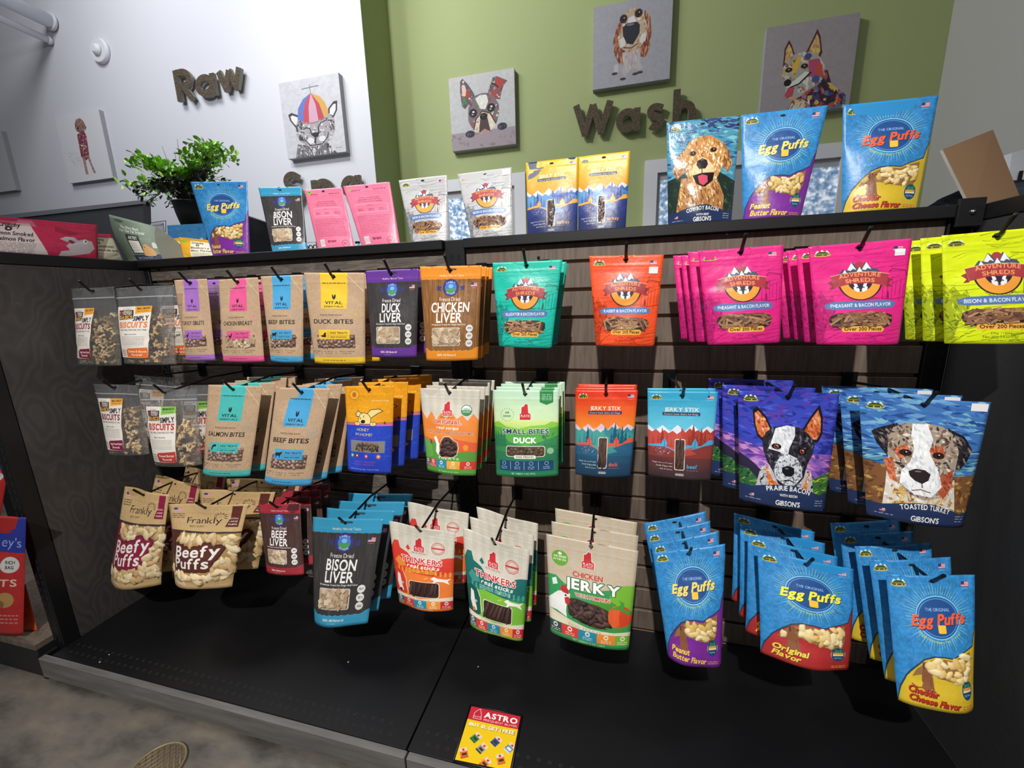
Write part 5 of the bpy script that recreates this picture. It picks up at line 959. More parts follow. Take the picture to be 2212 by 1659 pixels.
# ================================================================== THE DISPLAY
GR = .0764; TOPZ = 1.2
def gz(k): return (15 - k) * GR
for bi, (xa, xb, m, lb) in enumerate(((-1.19, -.033, PLL, 'dark walnut slatted back panel of the left display bay'), (.033, 1.172, PLR, 'grey-brown slatted back panel of the right display bay'))):
    t = empty('slatted_panel', ((xa + xb) / 2, 0, 0), lb, 'slat wall', 'slatted back panels'); hw = (xb - xa) / 2
    bm = bmesh.new(); box(bm, -hw, .014, -.03, hw, .032, TOPZ - .0105); link('backing_board', bm, mat('groove_board', 'a07c60', .7), t)  # light tan paints in the lit look of the grooves
    bm = bmesh.new(); box(bm, -hw, 0, 0, hw, .014, GR - .0095, bev=.0012); me = None
    for k in range(15):
        if k == 0: p = link('plank', bm, m, t); me = p.data; p.location = (0, 0, 0)
        else: p = bpy.data.objects.new('plank', me); COL.objects.link(p); p.parent = t; p.location = (0, 0, k * GR)
    bm = bmesh.new(); box(bm, -hw, 0, 0, hw, .014, TOPZ - .0105 - gz(0)); link('plank', bm, m, t).location = (0, 0, gz(0))
def upright(x0, x1, y0, y1, z1, label, slots=True, sx=None, sy=None):
    c = ((x0 + x1) / 2, (y0 + y1) / 2, 0); bm = bmesh.new(); w = (x1 - x0) / 2; d = (y1 - y0) / 2
    box(bm, -w, -d, -.07, w, d, z1, bev=.002); o = link('slotted_upright', bm, BLACK, None, c); tag(o, label, 'upright', 'black slotted steel uprights')
    bm = bmesh.new(); n = int(z1 / .0254)
    for k in range(1, n):
        z = k * .0254
        for s in ((-1, 1) if w > .02 else (0,)): box(bm, s * .011 - .004, -d - .0006, z - .008, s * .011 + .004, -d + .004, z + .008)
    q = link('slots', bm, DARK, o); q['kind'] = 'stuff'; return o
upright(-.031, .031, -.006, .04, TOPZ + .0175, 'black slotted upright between the two slatted panels')
upright(-1.2165, -1.192, -.006, .04, TOPZ - .0105, 'black slotted upright in the back left corner')
upright(1.174, 1.219, -.006, .04, TOPZ + .012, 'black slotted upright in the back right corner')
upright(-1.262, -1.2185, -.462, -.4205, TOPZ, 'black slotted upright at the front edge of the left side panel')
# side panels
o = boxo('side_panel', (-1.2345, -.4195, .0), (-1.2175, -.002, TOPZ - .02), SWIRL, label='black stained plywood side panel at the left end', category='panel', group='side panels of the display')
o = boxo('side_panel', (1.2205, -.46, .0), (1.2385, -.002, TOPZ - .02), mat('charcoal_panel', '353536', .55, bump=.05), label='plain charcoal side panel at the right end', category='panel', group='side panels of the display')
boxo('base_rail', (-1.2345, -.4195, -.07), (-1.2175, 0, -.001), BLACK, label='black base rail under the left side panel', category='rail')
# top caps
def cap(x0, x1, y0, y1, z0, z1, lb): return boxo('top_cap', (x0, y0, z0), (x1, y1, z1), BLACK, bev=.0015, label=lb, category='shelf cap', group='black caps on top of the panels')
cap(-1.217, -.0325, -.022, .17, TOPZ - .009, TOPZ + .0175, 'black metal cap on top of the left slatted panel')
cap(.0325, 1.178, -.022, .17, TOPZ - .009, TOPZ + .0175, 'black metal cap on top of the right slatted panel')
cap(-1.32, -1.2175, -.47, .17, TOPZ - .018, TOPZ + .015, 'black cap on top of the left side panel')
cap(1.2195, 1.34, -.47, .17, TOPZ - .018, TOPZ + .015, 'black cap on top of the right side panel')
# joining plate with its round bolt, right corner
c = at((2085, 470), 1, -.03); o = boxo('corner_plate', (1.172, -.03, TOPZ - .03), (1.2185, -.023, TOPZ + .028), BLACK, bev=.001, label='black joining plate at the right top corner', category='bracket')
bm = bmesh.new(); bmesh.ops.create_uvsphere(bm, u_segments=14, v_segments=8, radius=.0055); bmesh.ops.translate(bm, verts=bm.verts, vec=(.002, -.004, .0)); link('bolt', bm, CHROME, o, smooth=True)
# screws in the top plank
for px, lb in (((1570, 505), 'left of the two'), ((342, 583), 'at the far left'), ((408, 579), 'second from the left'), ((731, 583), 'above the yellow pouch'), ((1163, 556), 'above the teal pouches')):
    c = at(px, 1, -.002); bm = bmesh.new(); bmesh.ops.create_uvsphere(bm, u_segments=10, v_segments=6, radius=.0042); o = link('panel_screw', bm, CHROME if px[0] == 1570 else BLACK, None, (c[0], -.001, c[2]), True); tag(o, 'small round screw head in the top plank ' + lb, 'screw', 'screws in the top planks')
# base decks with punched holes, fascia boards
for xa, xb, lb in ((-1.2165, -.002, 'black steel base deck of the left bay'), (.002, 1.2195, 'black steel base deck of the right bay')):
    o = boxo('base_deck', (xa, -.493, -.022), (xb, -.0065, 0), DECKM, bev=.001, label=lb, category='shelf', group='black base decks')
    bm = bmesh.new(); cx = (xa + xb) / 2
    for row, (yy, off) in enumerate(((-.445, 0), (-.47, .5))):
        n = int((xb - xa - .06) / .0254)
        for k in range(n):
            x = xa + .03 + (k + off) * .0254 - cx; bm.faces.new([bm.verts.new((x + .004 * math.cos(t), yy + .24975 + .004 * math.sin(t), .0112)) for t in np.linspace(0, 6.283, 8, endpoint=False)]).material_index = 1
        for k in range(n):
            x = xa + .03 + (k + off) * .0254 - cx; bm.faces.new([bm.verts.new((x + .0032 * math.cos(t), yy + .24975 + .0032 * math.sin(t), .0113)) for t in np.linspace(0, 6.283, 8, endpoint=False)])
    q = link('punched_holes', bm, [DARK, mat('hole_rim_glint', '3a3a40', .3)], o); q['kind'] = 'stuff'  # dark discs paint the shade in the holes, paler discs the rim highlights
o2 = boxo('base_plinth', (-1.2, -.47, FL), (1.2, -.02, -.023), DARK, label='black plinth under the base decks', category='plinth')
for xa, xb, lb in ((-1.243, .004, 'grey wood fascia board along the left base deck'), (.0085, 1.5, 'grey wood fascia board right of the joint')):
    boxo('fascia_board', (xa, -.512, -.068), (xb, -.4945, .0005), KICKM, bev=.0015, label=lb, category='board', group='grey fascia boards')
boxo('joint_strip', (.0045, -.505, -.07), (.008, -.496, -.002), DARK, label='black strip in the joint between the fascia boards', category='strip')
for xa, xb, l2 in ((-1.262, -1.2445, 'at the left end'),): boxo('end_block', (xa, -.505, FL), (xb, -.4645, -.004), BLACK, label='black end block ' + l2 + ' of the base', category='block')
# neighbouring gondola at the far left
boxo('plinth_box', (-2.2, -.50, FL), (-1.2635, -.1, .015), mat('charcoal_base', '1d1d20', .5), label='black base box of the next display, lower left corner', category='base')
o = boxo('wood_shelf', (-2.2, -.503, .016), (-1.264, -.11, .034), PLR, label='grey-brown wood shelf at the lower left edge', category='shelf')
boxo('display_backboard', (-2.2, -.10, -.0), (-1.3205, -.085, 1.16), mat('dark_panel', '151517', .6), label='dark back panel of the next display at the left edge', category='panel')

# ================================================================== printed designs
def D(name, A, back, rough=.38, **k): return (A, art_mat(name, A, rough, **k), mat(name + '_back', back, rough))
ADV = {k: D('shreds_' + k, art_adventure(*a), a[0]) for k, a in {'grey': ('c2c2c4', '55555c', 'BISON & BACON FLAVOR'), 'teal': ('22c4ae', '0e5c58', 'ALLIGATOR & BACON FLAVOR'), 'orange': ('f8582c', '8c2410', 'RABBIT & BACON FLAVOR'), 'pink': ('e82a88', '8c1458', 'PHEASANT & BACON FLAVOR'), 'lime': ('dcec18', '5c6c10', 'BISON & BACON FLAVOR')}.items()}
EGG = {'purple': D('egg_purple', art_egg('7c2c98', [('Peanut', .3), ('Butter Flavor', .6)], 'f8dc70', 'f4cc60', '944ab0'), '2f93d4'), 'red': D('egg_red', art_egg('b03030', [('Original', .36), ('Flavor', .28)], 'f8f040', 'f0d850', 'c84440'), '2f93d4'),
       'gold': D('egg_gold', art_egg('d8b830', [('Cheddar', .32), ('Cheese Flavor', .6)], 'f0603c', 'b83020', 'c8a420'), '2f93d4')}
VIT = {k: D('vital_' + k, art_vital(*a), 'c2a384', .6) for k, a in {'violet': ('a870c8', 'TURKEY GIBLETS', 'V'), 'pink': ('ec5c98', 'CHICKEN BREAST', 'V'), 'blue': ('4ca8dc', 'BEEF BITES', 'cow'), 'yellow': ('f4c834', 'DUCK BITES', 'duck'), 'aqua': ('4cc0bc', 'SALMON BITES', 'fish')}.items()}
LIV = {'duck': D('liver_duck', art_liver('6a3a9a', '3e3b3d', '6a3a9a', ('DUCK', 'LIVER')), '6a3a9a'), 'chicken': D('liver_chicken', art_liver('f0942c', '8c6038', 'f0942c', ('CHICKEN', 'LIVER'), True), 'f0942c'),
       'bison': D('liver_bison', art_liver('3c9cc4', '3c3a3b', '3c9cc4', ('BISON', 'LIVER')), '3c9cc4'), 'beef': D('liver_beef', art_liver('a83440', '50322e', 'a83440', ('BEEF', 'LIVER')), '5c2830')}
JER = {'turkey': D('jerky_turkey', art_jerky('ecbc18', 'e09818', 'dcd8e4', '5c94c8', '3c60ac', '2c4488', 'f4a83c', '2c3c84', '26305c', 'turkey', 'f0a050'), '26305c'), 'duck': D('jerky_duck', art_jerky('e83c20', 'f8902c', 'e8c8dc', '4ca49c', '3c8c98', '1f5c74', 'e85c4c', '2c6484', '24405c', 'duck', 'ec5c54'), 'd8402c'),
       'beef': D('jerky_beef', art_jerky('38a8d0', '6cc8e4', 'e4ecf4', 'c85048', 'b84438', '98382c', '50a8d8', '8c3c38', '3c3238', 'beef', '4ca4d8'), '38a8d0')}
PLA = {k: D('plato_' + k, art_plato(k), 'cdc6b8') for k in ('orig', 'small', 'red', 'green', 'jerky')}
HON = D('honey', art_honey(), 'e8a020'); GIB = {k: D('gibson_' + k, art_gibson(k), b, .2) for k, b in (('prairie', '2c3498'), ('turkey', '3c68b0'), ('cowboy', '4c90b0'))}
BEE = {'red': D('beefy_red', art_beefy('8c2040', '541830'), 'b89868', .5), 'brown': D('beefy_brown', art_beefy('5c2c24', '3a1c18'), 'b89868', .5)}
PNK = D('pink_back', art_pinkback(), 'e87898')

# ================================================================== POUCHES STANDING ON THE CAP
ZT = TOPZ + .019
top = [('treat_pouch', [(411, 393), (534, 391), (540, 552), (461, 557)], EGG['purple'], .022, 'blue and purple puff pouch', 'in front of the potted plant on the cap', 'egg', 31, None),
       ('treat_pouch', [(558, 405), (651, 403), (665, 548), (590, 553)], LIV['bison'], .016, 'black and blue freeze-dried liver pouch', 'standing on the cap of the left bay', 'pale', 32, None),
       ('treat_pouch', [(657, 410), (739, 405), (767, 539), (688, 545)], PNK, .014, 'pink pouch showing its printed back', 'next to the black liver pouch on the cap', None, 33, None),
       ('treat_pouch', [(741, 402), (842, 393), (865, 534), (783, 540)], PNK, .014, 'pink pouch showing its printed back', 'right of another pink pouch on the cap', None, 34, None),
       ('treat_pouch', [(861, 390), (966, 378), (969, 528), (890, 532)], ADV['grey'], .016, 'grey wood-patterned treat pouch', 'left of the middle upright on the cap', 'shred', 35, None),
       ('treat_pouch', [(988, 376), (1105, 361), (1109, 518), (1019, 523)], ADV['grey'], .016, 'grey wood-patterned treat pouch with price sticker', 'right of the middle upright on the cap', 'shred', 36, (.83, .9, .97, .98)),
       ('treat_pouch', [(1136, 352), (1249, 339), (1247, 510), (1141, 515)], JER['turkey'], .014, 'yellow and navy stick pouch', 'left of its twin on the cap', 'vstrip', 37, None),
       ('treat_pouch', [(1250, 339), (1361, 326), (1351, 501), (1249, 508)], JER['turkey'], .014, 'yellow and navy stick pouch', 'nearer the golden dog pouch on the cap', 'vstrip', 38, None),
       ('treat_pouch', [(1440, 265), (1599, 250), (1579, 487), (1443, 497)], GIB['cowboy'], .022, 'pouch with a painted golden retriever', 'standing on the cap of the right bay', None, 39, None),
       ('treat_pouch', [(1601, 249), (1789, 227), (1728, 477), (1604, 485)], EGG['purple'], .024, 'blue and purple puff pouch', 'standing beside the golden retriever pouch', 'egg', 40, None),
       ('treat_pouch', [(1821, 227), (2028, 206), (1979, 459), (1818, 470)], EGG['gold'], .024, 'blue and gold puff pouch', 'last on the right end of the cap', 'egg', 41, None)]
TK['pale'] = TK['chip']
for nm, px, ds, T, base, where, tr, sd, stk in top: bag(nm, px, .085, .05, ds, T, base, 'pouches standing on the top caps', where, treat=tr, seed=sd, bottomz=ZT, sticker=stk, crumple=1.2)

# ================================================================== POUCHES ON THE HOOKS
def stack(n, dy, dx=0., dz=0., rz=0., ry=0., seed=0):
    R = random.Random(seed); return [(dx * (k + 1) + R.uniform(-.003, .003), dy * (k + 1), dz * (k + 1) + R.uniform(-.002, .002), rz * R.uniform(.3, 1) * (k + 1) / n + R.uniform(-1.5, 1.5), ry * R.uniform(.4, 1) + R.uniform(-.8, .8)) for k in range(n)]
def hang(px, L, ds, T, base, group, where, n, dy, tr, sd, k, yb=None, dx=0., dz=0., rz=0., ry=0., wave=0., stk=None, hx=None, crumple=1., tip=.03):
    o, P = bag('treat_pouch', px, -L, -(yb if yb else L + .012), ds, T * (1.2 if yb else 1.), base, group, where, stack(n, dy, dx, dz, rz, ry, sd), tr, wave, stk, sd, crumple=crumple)
    hp = P.o; hook(hp[0] if hx is None else hx, L + .004, hp[2] + .001, gz(k), 'carrying the ' + base + ' ' + where, tip)
    return o, P
R1, R2, R3 = 'pouches on the upper hooks', 'pouches on the middle hooks', 'pouches on the lower hooks'
hang([(376, 605), (447, 602), (465, 778), (402, 779)], .215, VIT['violet'], .016, 'kraft pouch with a violet band', R1, 'beside the clear biscuit bags', 1, .05, 'bite', 51, 0, dx=.028)
hang([(472, 604), (557, 599), (571, 781), (482, 781)], .225, VIT['pink'], .016, 'kraft pouch with a pink band', R1, 'on the upper row', 1, .05, 'chip', 52, 0, dx=.02)
hang([(563, 597), (655, 593), (655, 783), (585, 780)], .23, VIT['blue'], .018, 'kraft pouch with a blue band', R1, 'between pink and yellow bands', 1, .05, 'bite', 53, 0, dx=.02)
hang([(656, 589), (788, 589), (789, 785), (680, 784)], .235, VIT['yellow'], .02, 'kraft pouch with a yellow band', R1, 'on the upper row', 1, .05, 'bite', 54, 0, dx=.012)
hang([(789, 585), (904, 580), (900, 771), (804, 771)], .235, LIV['duck'], .016, 'purple-topped black liver pouch', R1, 'on the upper row', 1, .055, 'chip', 55, 0, dx=.015)
hang([(907, 576), (1041, 573), (1032, 777), (921, 779)], .24, LIV['chicken'], .018, 'orange-topped wood-pattern liver pouch', R1, 'on the upper row', 3, .03, 'chip', 56, 0)
hang([(1064, 568), (1214, 561), (1191, 752), (1078, 748)], .235, ADV['teal'], .016, 'teal treat pouch with mountain badge', R1, 'on the upper row', 3, .032, 'shred', 57, 0, rz=4)
hang([(1273, 553), (1434, 550), (1413, 748), (1287, 746)], .235, ADV['orange'], .016, 'orange treat pouch with mountain badge', R1, 'alone on its hook', 0, .03, 'shred', 58, 0, stk=(.82, .8, .94, .87))
hang([(1508, 542), (1693, 529), (1685, 740), (1529, 745)], .24, ADV['pink'], .018, 'hot pink treat pouch with mountain badge', R1, 'nearest the orange pouch', 3, .034, 'shred', 59, 0, dx=-.012, rz=-5)
hang([(1746, 533), (1971, 515), (1941, 744), (1764, 744)], .25, ADV['pink'], .018, 'hot pink treat pouch with mountain badge', R1, 'next to the lime pouches', 3, .036, 'shred', 60, 0, dx=-.006, rz=-7, stk=(.84, .85, .94, .91))
hang([(2034, 509), (2276, 488), (2252, 742), (2040, 742)], .25, ADV['lime'], .018, 'lime yellow treat pouch with mountain badge', R1, 'at the right edge', 2, .035, 'shred', 61, 0, dx=-.008, rz=-6)
# middle row
hang([(450, 831), (567, 834), (540, 1028), (438, 1023)], .255, VIT['aqua'], .018, 'kraft pouch with an aqua band', R2, 'on the middle row', 3, .045, 'bite', 62, 4, yb=.285, ry=-3)
hang([(597, 837), (714, 839), (672, 1048), (571, 1041)], .265, VIT['blue'], .018, 'kraft pouch with a blue band', R2, 'on the middle row', 3, .046, 'bite', 63, 4, yb=.295, ry=-6, dx=.004)
hang([(746, 834), (852, 833), (845, 1022), (752, 1015)], .26, HON, .014, 'orange and blue pouch with a drawn dog', R2, 'on the middle row', 3, .048, 'twist', 64, 4, yb=.28, dx=.012, rz=14, wave=.003)
hang([(907, 838), (1038, 842), (1028, 1027), (923, 1015)], .24, PLA['orig'], .018, 'cream and orange chicken strip pouch', R2, 'on the middle row', 3, .04, 'strip', 65, 4, yb=.275, rz=6)
hang([(1065, 842), (1207, 843), (1206, 1027), (1072, 1026)], .235, PLA['small'], .016, 'green duck treat pouch with red badge', R2, 'on the middle row', 3, .036, 'kibble', 66, 4, yb=.265)
hang([(1243, 843), (1378, 843), (1362, 1029), (1243, 1024)], .215, JER['duck'], .013, 'red and orange stick pouch with mountains', R2, 'on the middle row', 3, .025, 'vstrip', 67, 4, yb=.235)
hang([(1399, 845), (1551, 846), (1535, 1037), (1400, 1026)], .225, JER['beef'], .013, 'sky blue stick pouch with red mountains', R2, 'on the middle row', 1, .025, 'vstrip', 68, 4, yb=.245)
hang([(1594, 843), (1814, 850), (1781, 1104), (1597, 1078)], .24, GIB['prairie'], .022, 'purple pouch with a painted pointy-eared dog', R2, 'on the middle row', 2, .06, None, 69, 4, yb=.28, dx=-.018, rz=3)
hang([(1855, 856), (2141, 869), (2080, 1138), (1872, 1111)], .255, GIB['turkey'], .022, 'blue pouch with a painted puppy', R2, 'at the right end', 2, .05, None, 70, 4, yb=.29, dx=-.012, rz=3, stk=(.86, .925, .985, .985))
# lower row
hang([(268, 1051), (363, 1069), (345, 1264), (239, 1254)], .275, BEE['red'], .035, 'kraft and crimson puff pouch', R3, 'nearest the left side panel', 2, .085, 'puff', 71, 9, yb=.33, dx=.02, dz=.0, ry=3, wave=.006)
hang([(368, 1088), (532, 1090), (500, 1268), (378, 1250)], .3, BEE['brown'], .038, 'kraft and brown puff pouch', R3, 'second from the side panel', 2, .09, 'puff', 72, 9, yb=.36, dx=.012, ry=3, wave=.008)
hang([(557, 1088), (647, 1089), (658, 1240), (577, 1234)], .25, LIV['beef'], .018, 'maroon beef liver pouch', R3, 'on the lower row', 3, .045, 'chip', 73, 9, yb=.3, ry=-2, wave=.003)
hang([(674, 1117), (827, 1122), (794, 1346), (678, 1345)], .25, LIV['bison'], .02, 'large black and blue liver pouch', R3, 'on the lower row', 3, .052, 'cube', 74, 9, yb=.32, dx=.004, ry=0, wave=.005)
hang([(839, 1126), (982, 1152), (978, 1318), (862, 1301)], .24, PLA['red'], .022, 'cream and red stick pouch', R3, 'on the lower row', 1, .11, 'stick', 75, 9, yb=.3, ry=2, wave=.006)
hang([(998, 1140), (1144, 1191), (1130, 1381), (1017, 1347)], .25, PLA['green'], .022, 'cream and green stick pouch', R3, 'on the lower row', 2, .06, 'stick', 76, 9, yb=.315, ry=-4, wave=.008)
hang([(1180, 1153), (1379, 1190), (1358, 1403), (1189, 1364)], .25, PLA['jerky'], .022, 'tan and green chicken pouch with a pumpkin', R3, 'on the lower row', 2, .065, 'strip', 77, 9, yb=.315, dx=.002)
hang([(1410, 1195), (1567, 1175), (1557, 1438), (1443, 1419)], .26, EGG['purple'], .024, 'blue and purple puff pouch', R3, 'on the lower row', 3, .045, 'egg', 78, 9, yb=.335, dx=-.004, ry=-7, wave=.004)
hang([(1637, 1188), (1847, 1231), (1835, 1448), (1644, 1411)], .26, EGG['red'], .024, 'blue and red puff pouch', R3, 'on the lower row', 3, .05, 'egg', 79, 9, yb=.33, dx=-.004, ry=4, wave=.006)
hang([(1915, 1241), (2109, 1243), (2101, 1527), (1938, 1510)], .29, EGG['gold'], .026, 'blue and gold puff pouch', R3, 'on the lower row', 4, .05, 'egg', 80, 9, yb=.365, dx=-.003, ry=-3, wave=.004)

# ================================================================== clear biscuit bags
LAB = {'plum': D('label_plum', art_label('8c2848', 'f0a840', '7c2040', 'SMALL BISCUIT', ('Veggi & Sweet Potato', 'Flavored')), 'e9e2d8', .5), 'orange': D('label_orange', art_label('e87c4c', 'f0a840', 'e8702c', 'SMALL BISCUIT', ('Cheese & Bacon', 'Flavored')), 'e9e2d8', .5), 'red': D('label_red', art_label('b83c3c', '8cc858', 'c0403c', 'MEDIUM BISCUIT', ('Peanut Butter', 'Flavored')), 'e9e2d8', .5)}
def biscuit_bag(px, yt, yb, T, lab, rect, where, sz, sd, backs, k, base, z0=.03, z1=.66, n=125, u0=.05):
    C = [at(px[0], 1, yt), at(px[1], 1, yt), at(px[2], 1, yb), at(px[3], 1, yb)]; P = Pouch(C, T, sd, .004, crumple=1.6); o = P.body('biscuit_bag', [FILM, FILM])
    q = P.patch('zip_seal', (.01, .86, .99, .875), clear('zip_plastic', .9, .2, .12, .3), o, .0012, nu=20, nv=2)  # whiter plastic paints in the bright reflection along the zip
    P.patch('paper_label', rect, LAB[lab][1], o, .0008, nu=10, nv=14)
    R = np.random.RandomState(sd); bm = bmesh.new(); V0, F0 = BONE
    for _ in range(n):
        u, v = R.uniform(.1, .9), z0 + (z1 - z0) * R.rand() ** 1.1; p, tu, tv, nn = P.S(u, v); th = R.uniform(0, 6.28); tl = R.uniform(-.5, .5)
        e1 = tu * math.cos(th) + tv * math.sin(th); e2 = np.cross(nn, e1); n2 = nn * math.cos(tl) + e1 * math.sin(tl); e1 = np.cross(e2, n2)
        p = p - nn * (.005 + R.rand() * T * .75 * math.sin(math.pi * u)); Q = p + (V0[:, :1] * e1 * sz + V0[:, 1:2] * e2 * sz * .75 + V0[:, 2:] * n2 * sz * .38) / 1000; vv = [bm.verts.new(x - P.o) for x in Q]; mi = R.randint(3)
        for f in F0: bm.faces.new([vv[i] for i in f]).material_index = mi
    b = link('biscuits', bm, TM['bis'], o); b['kind'] = 'stuff'
    tag(o, base + ' ' + where + (', frontmost' if backs else ''), 'biscuit bag', 'clear bags of bone biscuits')
    for i, bb in enumerate(backs):
        c = copy_tree(o); c.location = (P.o[0] + bb[0], P.o[1] + bb[1], P.o[2] + bb[2]); c.rotation_euler = (0, math.radians(bb[4]), math.radians(bb[3])); tag(c, base + ' ' + where + ', ' + ORD[i + 1] + ' on its hook', 'biscuit bag', 'clear bags of bone biscuits')
    hook(P.o[0], abs(yt) + .004, P.o[2], gz(k), 'carrying the ' + base + ' ' + where)
biscuit_bag([(155, 624), (249, 619), (264, 789), (172, 786)], -.255, -.27, .03, 'plum', (.06, .09, .55, .74), 'by the side panel, upper row', 6.3, 91, (), 0, 'clear biscuit bag with plum label')
biscuit_bag([(246, 622), (374, 615), (380, 787), (268, 785)], -.25, -.265, .03, 'orange', (.04, .09, .68, .75), 'on the upper row', 6.3, 92, [(.075, .07, 0, 3, 0)], 0, 'clear biscuit bag with orange label')
biscuit_bag([(200, 829), (298, 832), (325, 980), (239, 979)], -.28, -.3, .028, 'plum', (.06, .08, .62, .8), 'by the side panel, middle row', 6.3, 93, [(.06, .08, .01, 2, 3)], 4, 'clear biscuit bag with plum label')
biscuit_bag([(297, 842), (424, 840), (437, 1003), (337, 1003)], -.28, -.3, .03, 'red', (.1, .06, .68, .78), 'on the middle row', 9, 94, [(.05, .07, 0, 3, 0)], 4, 'clear biscuit bag with red label', n=70)

# ================================================================== THINGS BEHIND AND ON THE LEFT CAP
SAL = D('crunchy_pink', art_crunchy('d8305c', 'a81c3c', 'Slammon Smoked', 'Salmon Flavor'), 'c82c54'); YEL = D('crunchy_yellow', art_crunchy('f0b020', 'c88010', 'Blueberry', 'Blast Flavor', False), 'e8a820')
zc = TOPZ + .0165
def xq(pts, x): return [at(p, 0, x) for p in pts]
C = xq([(-22, 466), (210, 486), (213, 562), (-45, 556)], -1.262); C[2][2] = C[3][2] = zc
bag('treat_pouch', None, 0, 0, SAL, .014, 'long pink salmon pouch', 'pouches lying on the left cap', 'lying on the left side cap', seed=21, corners=C, hole=False)
C = xq([(150, 505), (240, 506), (268, 566), (170, 562)], -1.29); C[2][2] = C[3][2] = zc; A2 = D('crunchy_pink_small', art_crunchy('d8305c', 'a81c3c', 'Slammon', 'Smoked', False), 'c82c54')
bag('treat_pouch', None, 0, 0, A2, .014, 'small pink pouch', 'pouches lying on the left cap', 'between the long pink pouch and the tent card', seed=22, corners=C, hole=False)
Z2 = TOPZ + .019
C = [at((352, 517), 1, .13), at((392, 514), 1, .13), at((400, 566), 1, .11), at((350, 568), 1, .11)]; C[2][2] = C[3][2] = Z2
bag('treat_pouch', None, 0, 0, YEL, .012, 'small yellow pouch with a white dog', 'yellow pouches on the cap', 'right behind the tent card', seed=23, corners=C, hole=False)
C = [at((386, 512), 1, .1), at((458, 520), 1, .1), at((467, 562), 1, .08), at((398, 566), 1, .08)]; C[2][2] = C[3][2] = Z2
bag('treat_pouch', None, 0, 0, YEL, .012, 'yellow pouch with cream label', 'yellow pouches on the cap', 'beside the blue and purple pouch', seed=24, corners=C, hole=False)
# folded tent card
TENT = art_mat('tent_card_print', art_tent(), .6); fl, fr, tl, tr = at((279, 566), 1, -.01), at((353, 567), 1, -.01), at((235, 463), 1, .045), at((336, 489), 1, .045); fl[2] = fr[2] = Z2
org = (fl + fr) / 2; bm = bmesh.new(); ul = bm.loops.layers.uv.new('UVMap'); N = 12; rows = []
for e, (f0, t0) in enumerate(((fl, tl), (fr, tr))):
    out = []; bk = f0 + np.array([-.01, .12, 0])
    for k in range(N + 1):
        t = k / N; p = f0 * (1 - t) + t0 * t + np.array([0, -.012, .004]) * math.sin(math.pi * t); out.append(p)
    for k in range(1, N + 1):
        t = k / N; p = t0 * (1 - t) + bk * t + np.array([0, .018, .004]) * math.sin(math.pi * t); out.append(p)
    rows.append([bm.verts.new(p - org) for p in out])
for k in range(2 * N):
    f = bm.faces.new((rows[0][k], rows[1][k], rows[1][k + 1], rows[0][k + 1])); f.smooth = True; f.material_index = 0 if k < N else 1
    for l, uv in zip(f.loops, ((0, k / N), (1, k / N), (1, (k + 1) / N), (0, (k + 1) / N))): l[ul].uv = uv
bm.faces.new(rows[0]).material_index = 2; bm.faces.new(rows[1][::-1]).material_index = 2
o = link('tent_card', bm, [TENT, mat('card_back', '7c8c78', .7), mat('card_inside', '8e8f86', .8)], None, org); tag(o, 'grey-green folded tent card with a printed sitting dog', 'display card')
# framed picture of clouds, little sign on a stick, black till top, white monitor
def board(name, px, y, th, mats, label, cat, zb=None, group=None):
    P = [at(p, 1, y) for p in px]; zb = zb or (1.186 if .17 < y < .56 else .981 if .75 < y < 1.19 else None)
    if zb is not None: P[2][2] = P[3][2] = zb
    o = quadbox(name, P, th, mats); tag(o, label, cat, group); return o
KB = 1.12
boxo('rear_shelf', (-2.0, .175, 1.17), (1.2, .66, 1.185), BLACK, label='black rear shelf behind the top caps', category='shelf')
boxo('rear_support', (-1.18, .62, FL), (1.18, .655, 1.169), BLACK, label='black rear backboard under the rear shelf', category='panel')
boxo('back_counter', (-2.6, .75, FL), (.1, 1.35, .98), mat('counter_white', 'c8c8ca', .6), label='pale sales counter behind the display', category='counter')
board('picture_frame', [(361, 487), (446, 482), (446, 600), (368, 600)], .42, .015, [art_mat('cloud_print', cv_clouds(), .4), BLACK], 'small framed picture of blue sky behind yellow pouches', 'picture')
board('dark_partition', [(-400, 520), (309, 434), (316, 640), (-400, 640)], 1.2, .05, [mat('partition_grey', '3a3a3e', .6)] * 2, 'dark grey partition behind the pink pouches', 'partition')
board('partition_rail', [(-400, 508), (307, 432), (309, 440), (-400, 520)], 1.19, .06, [mat('rail_grey', '6c6c72', .5)] * 2, 'grey rail on top of the dark partition', 'rail')
o = board('paper_sign', [(325, 483), (352, 481), (356, 545), (330, 547)], .5, .003, [mat('sign_paper', 'd8d2dc', .7)] * 2, 'small white paper sign hanging beside the plant', 'sign')
bm = bmesh.new(); a, b_ = at((322, 482), 1, .49), at((358, 477), 1, .49); c_ = at((358, 502), 1, .49); tube(bm, [Vector(p) - o.location for p in (a, b_, c_)], .0016, 6); link('wire_arm', bm, BLACK, o)
board('monitor', [(520, 462), (585, 484), (592, 640), (520, 640)], .8, .05, [BLACK] * 2, 'black screen standing behind the blue and purple pouch', 'monitor')
board('monitor_stand', [(548, 478), (600, 520), (604, 640), (556, 640)], .9, .05, [mat('till_black', '1c1c20', .5)] * 2, 'black till housing behind the liver pouch', 'till')
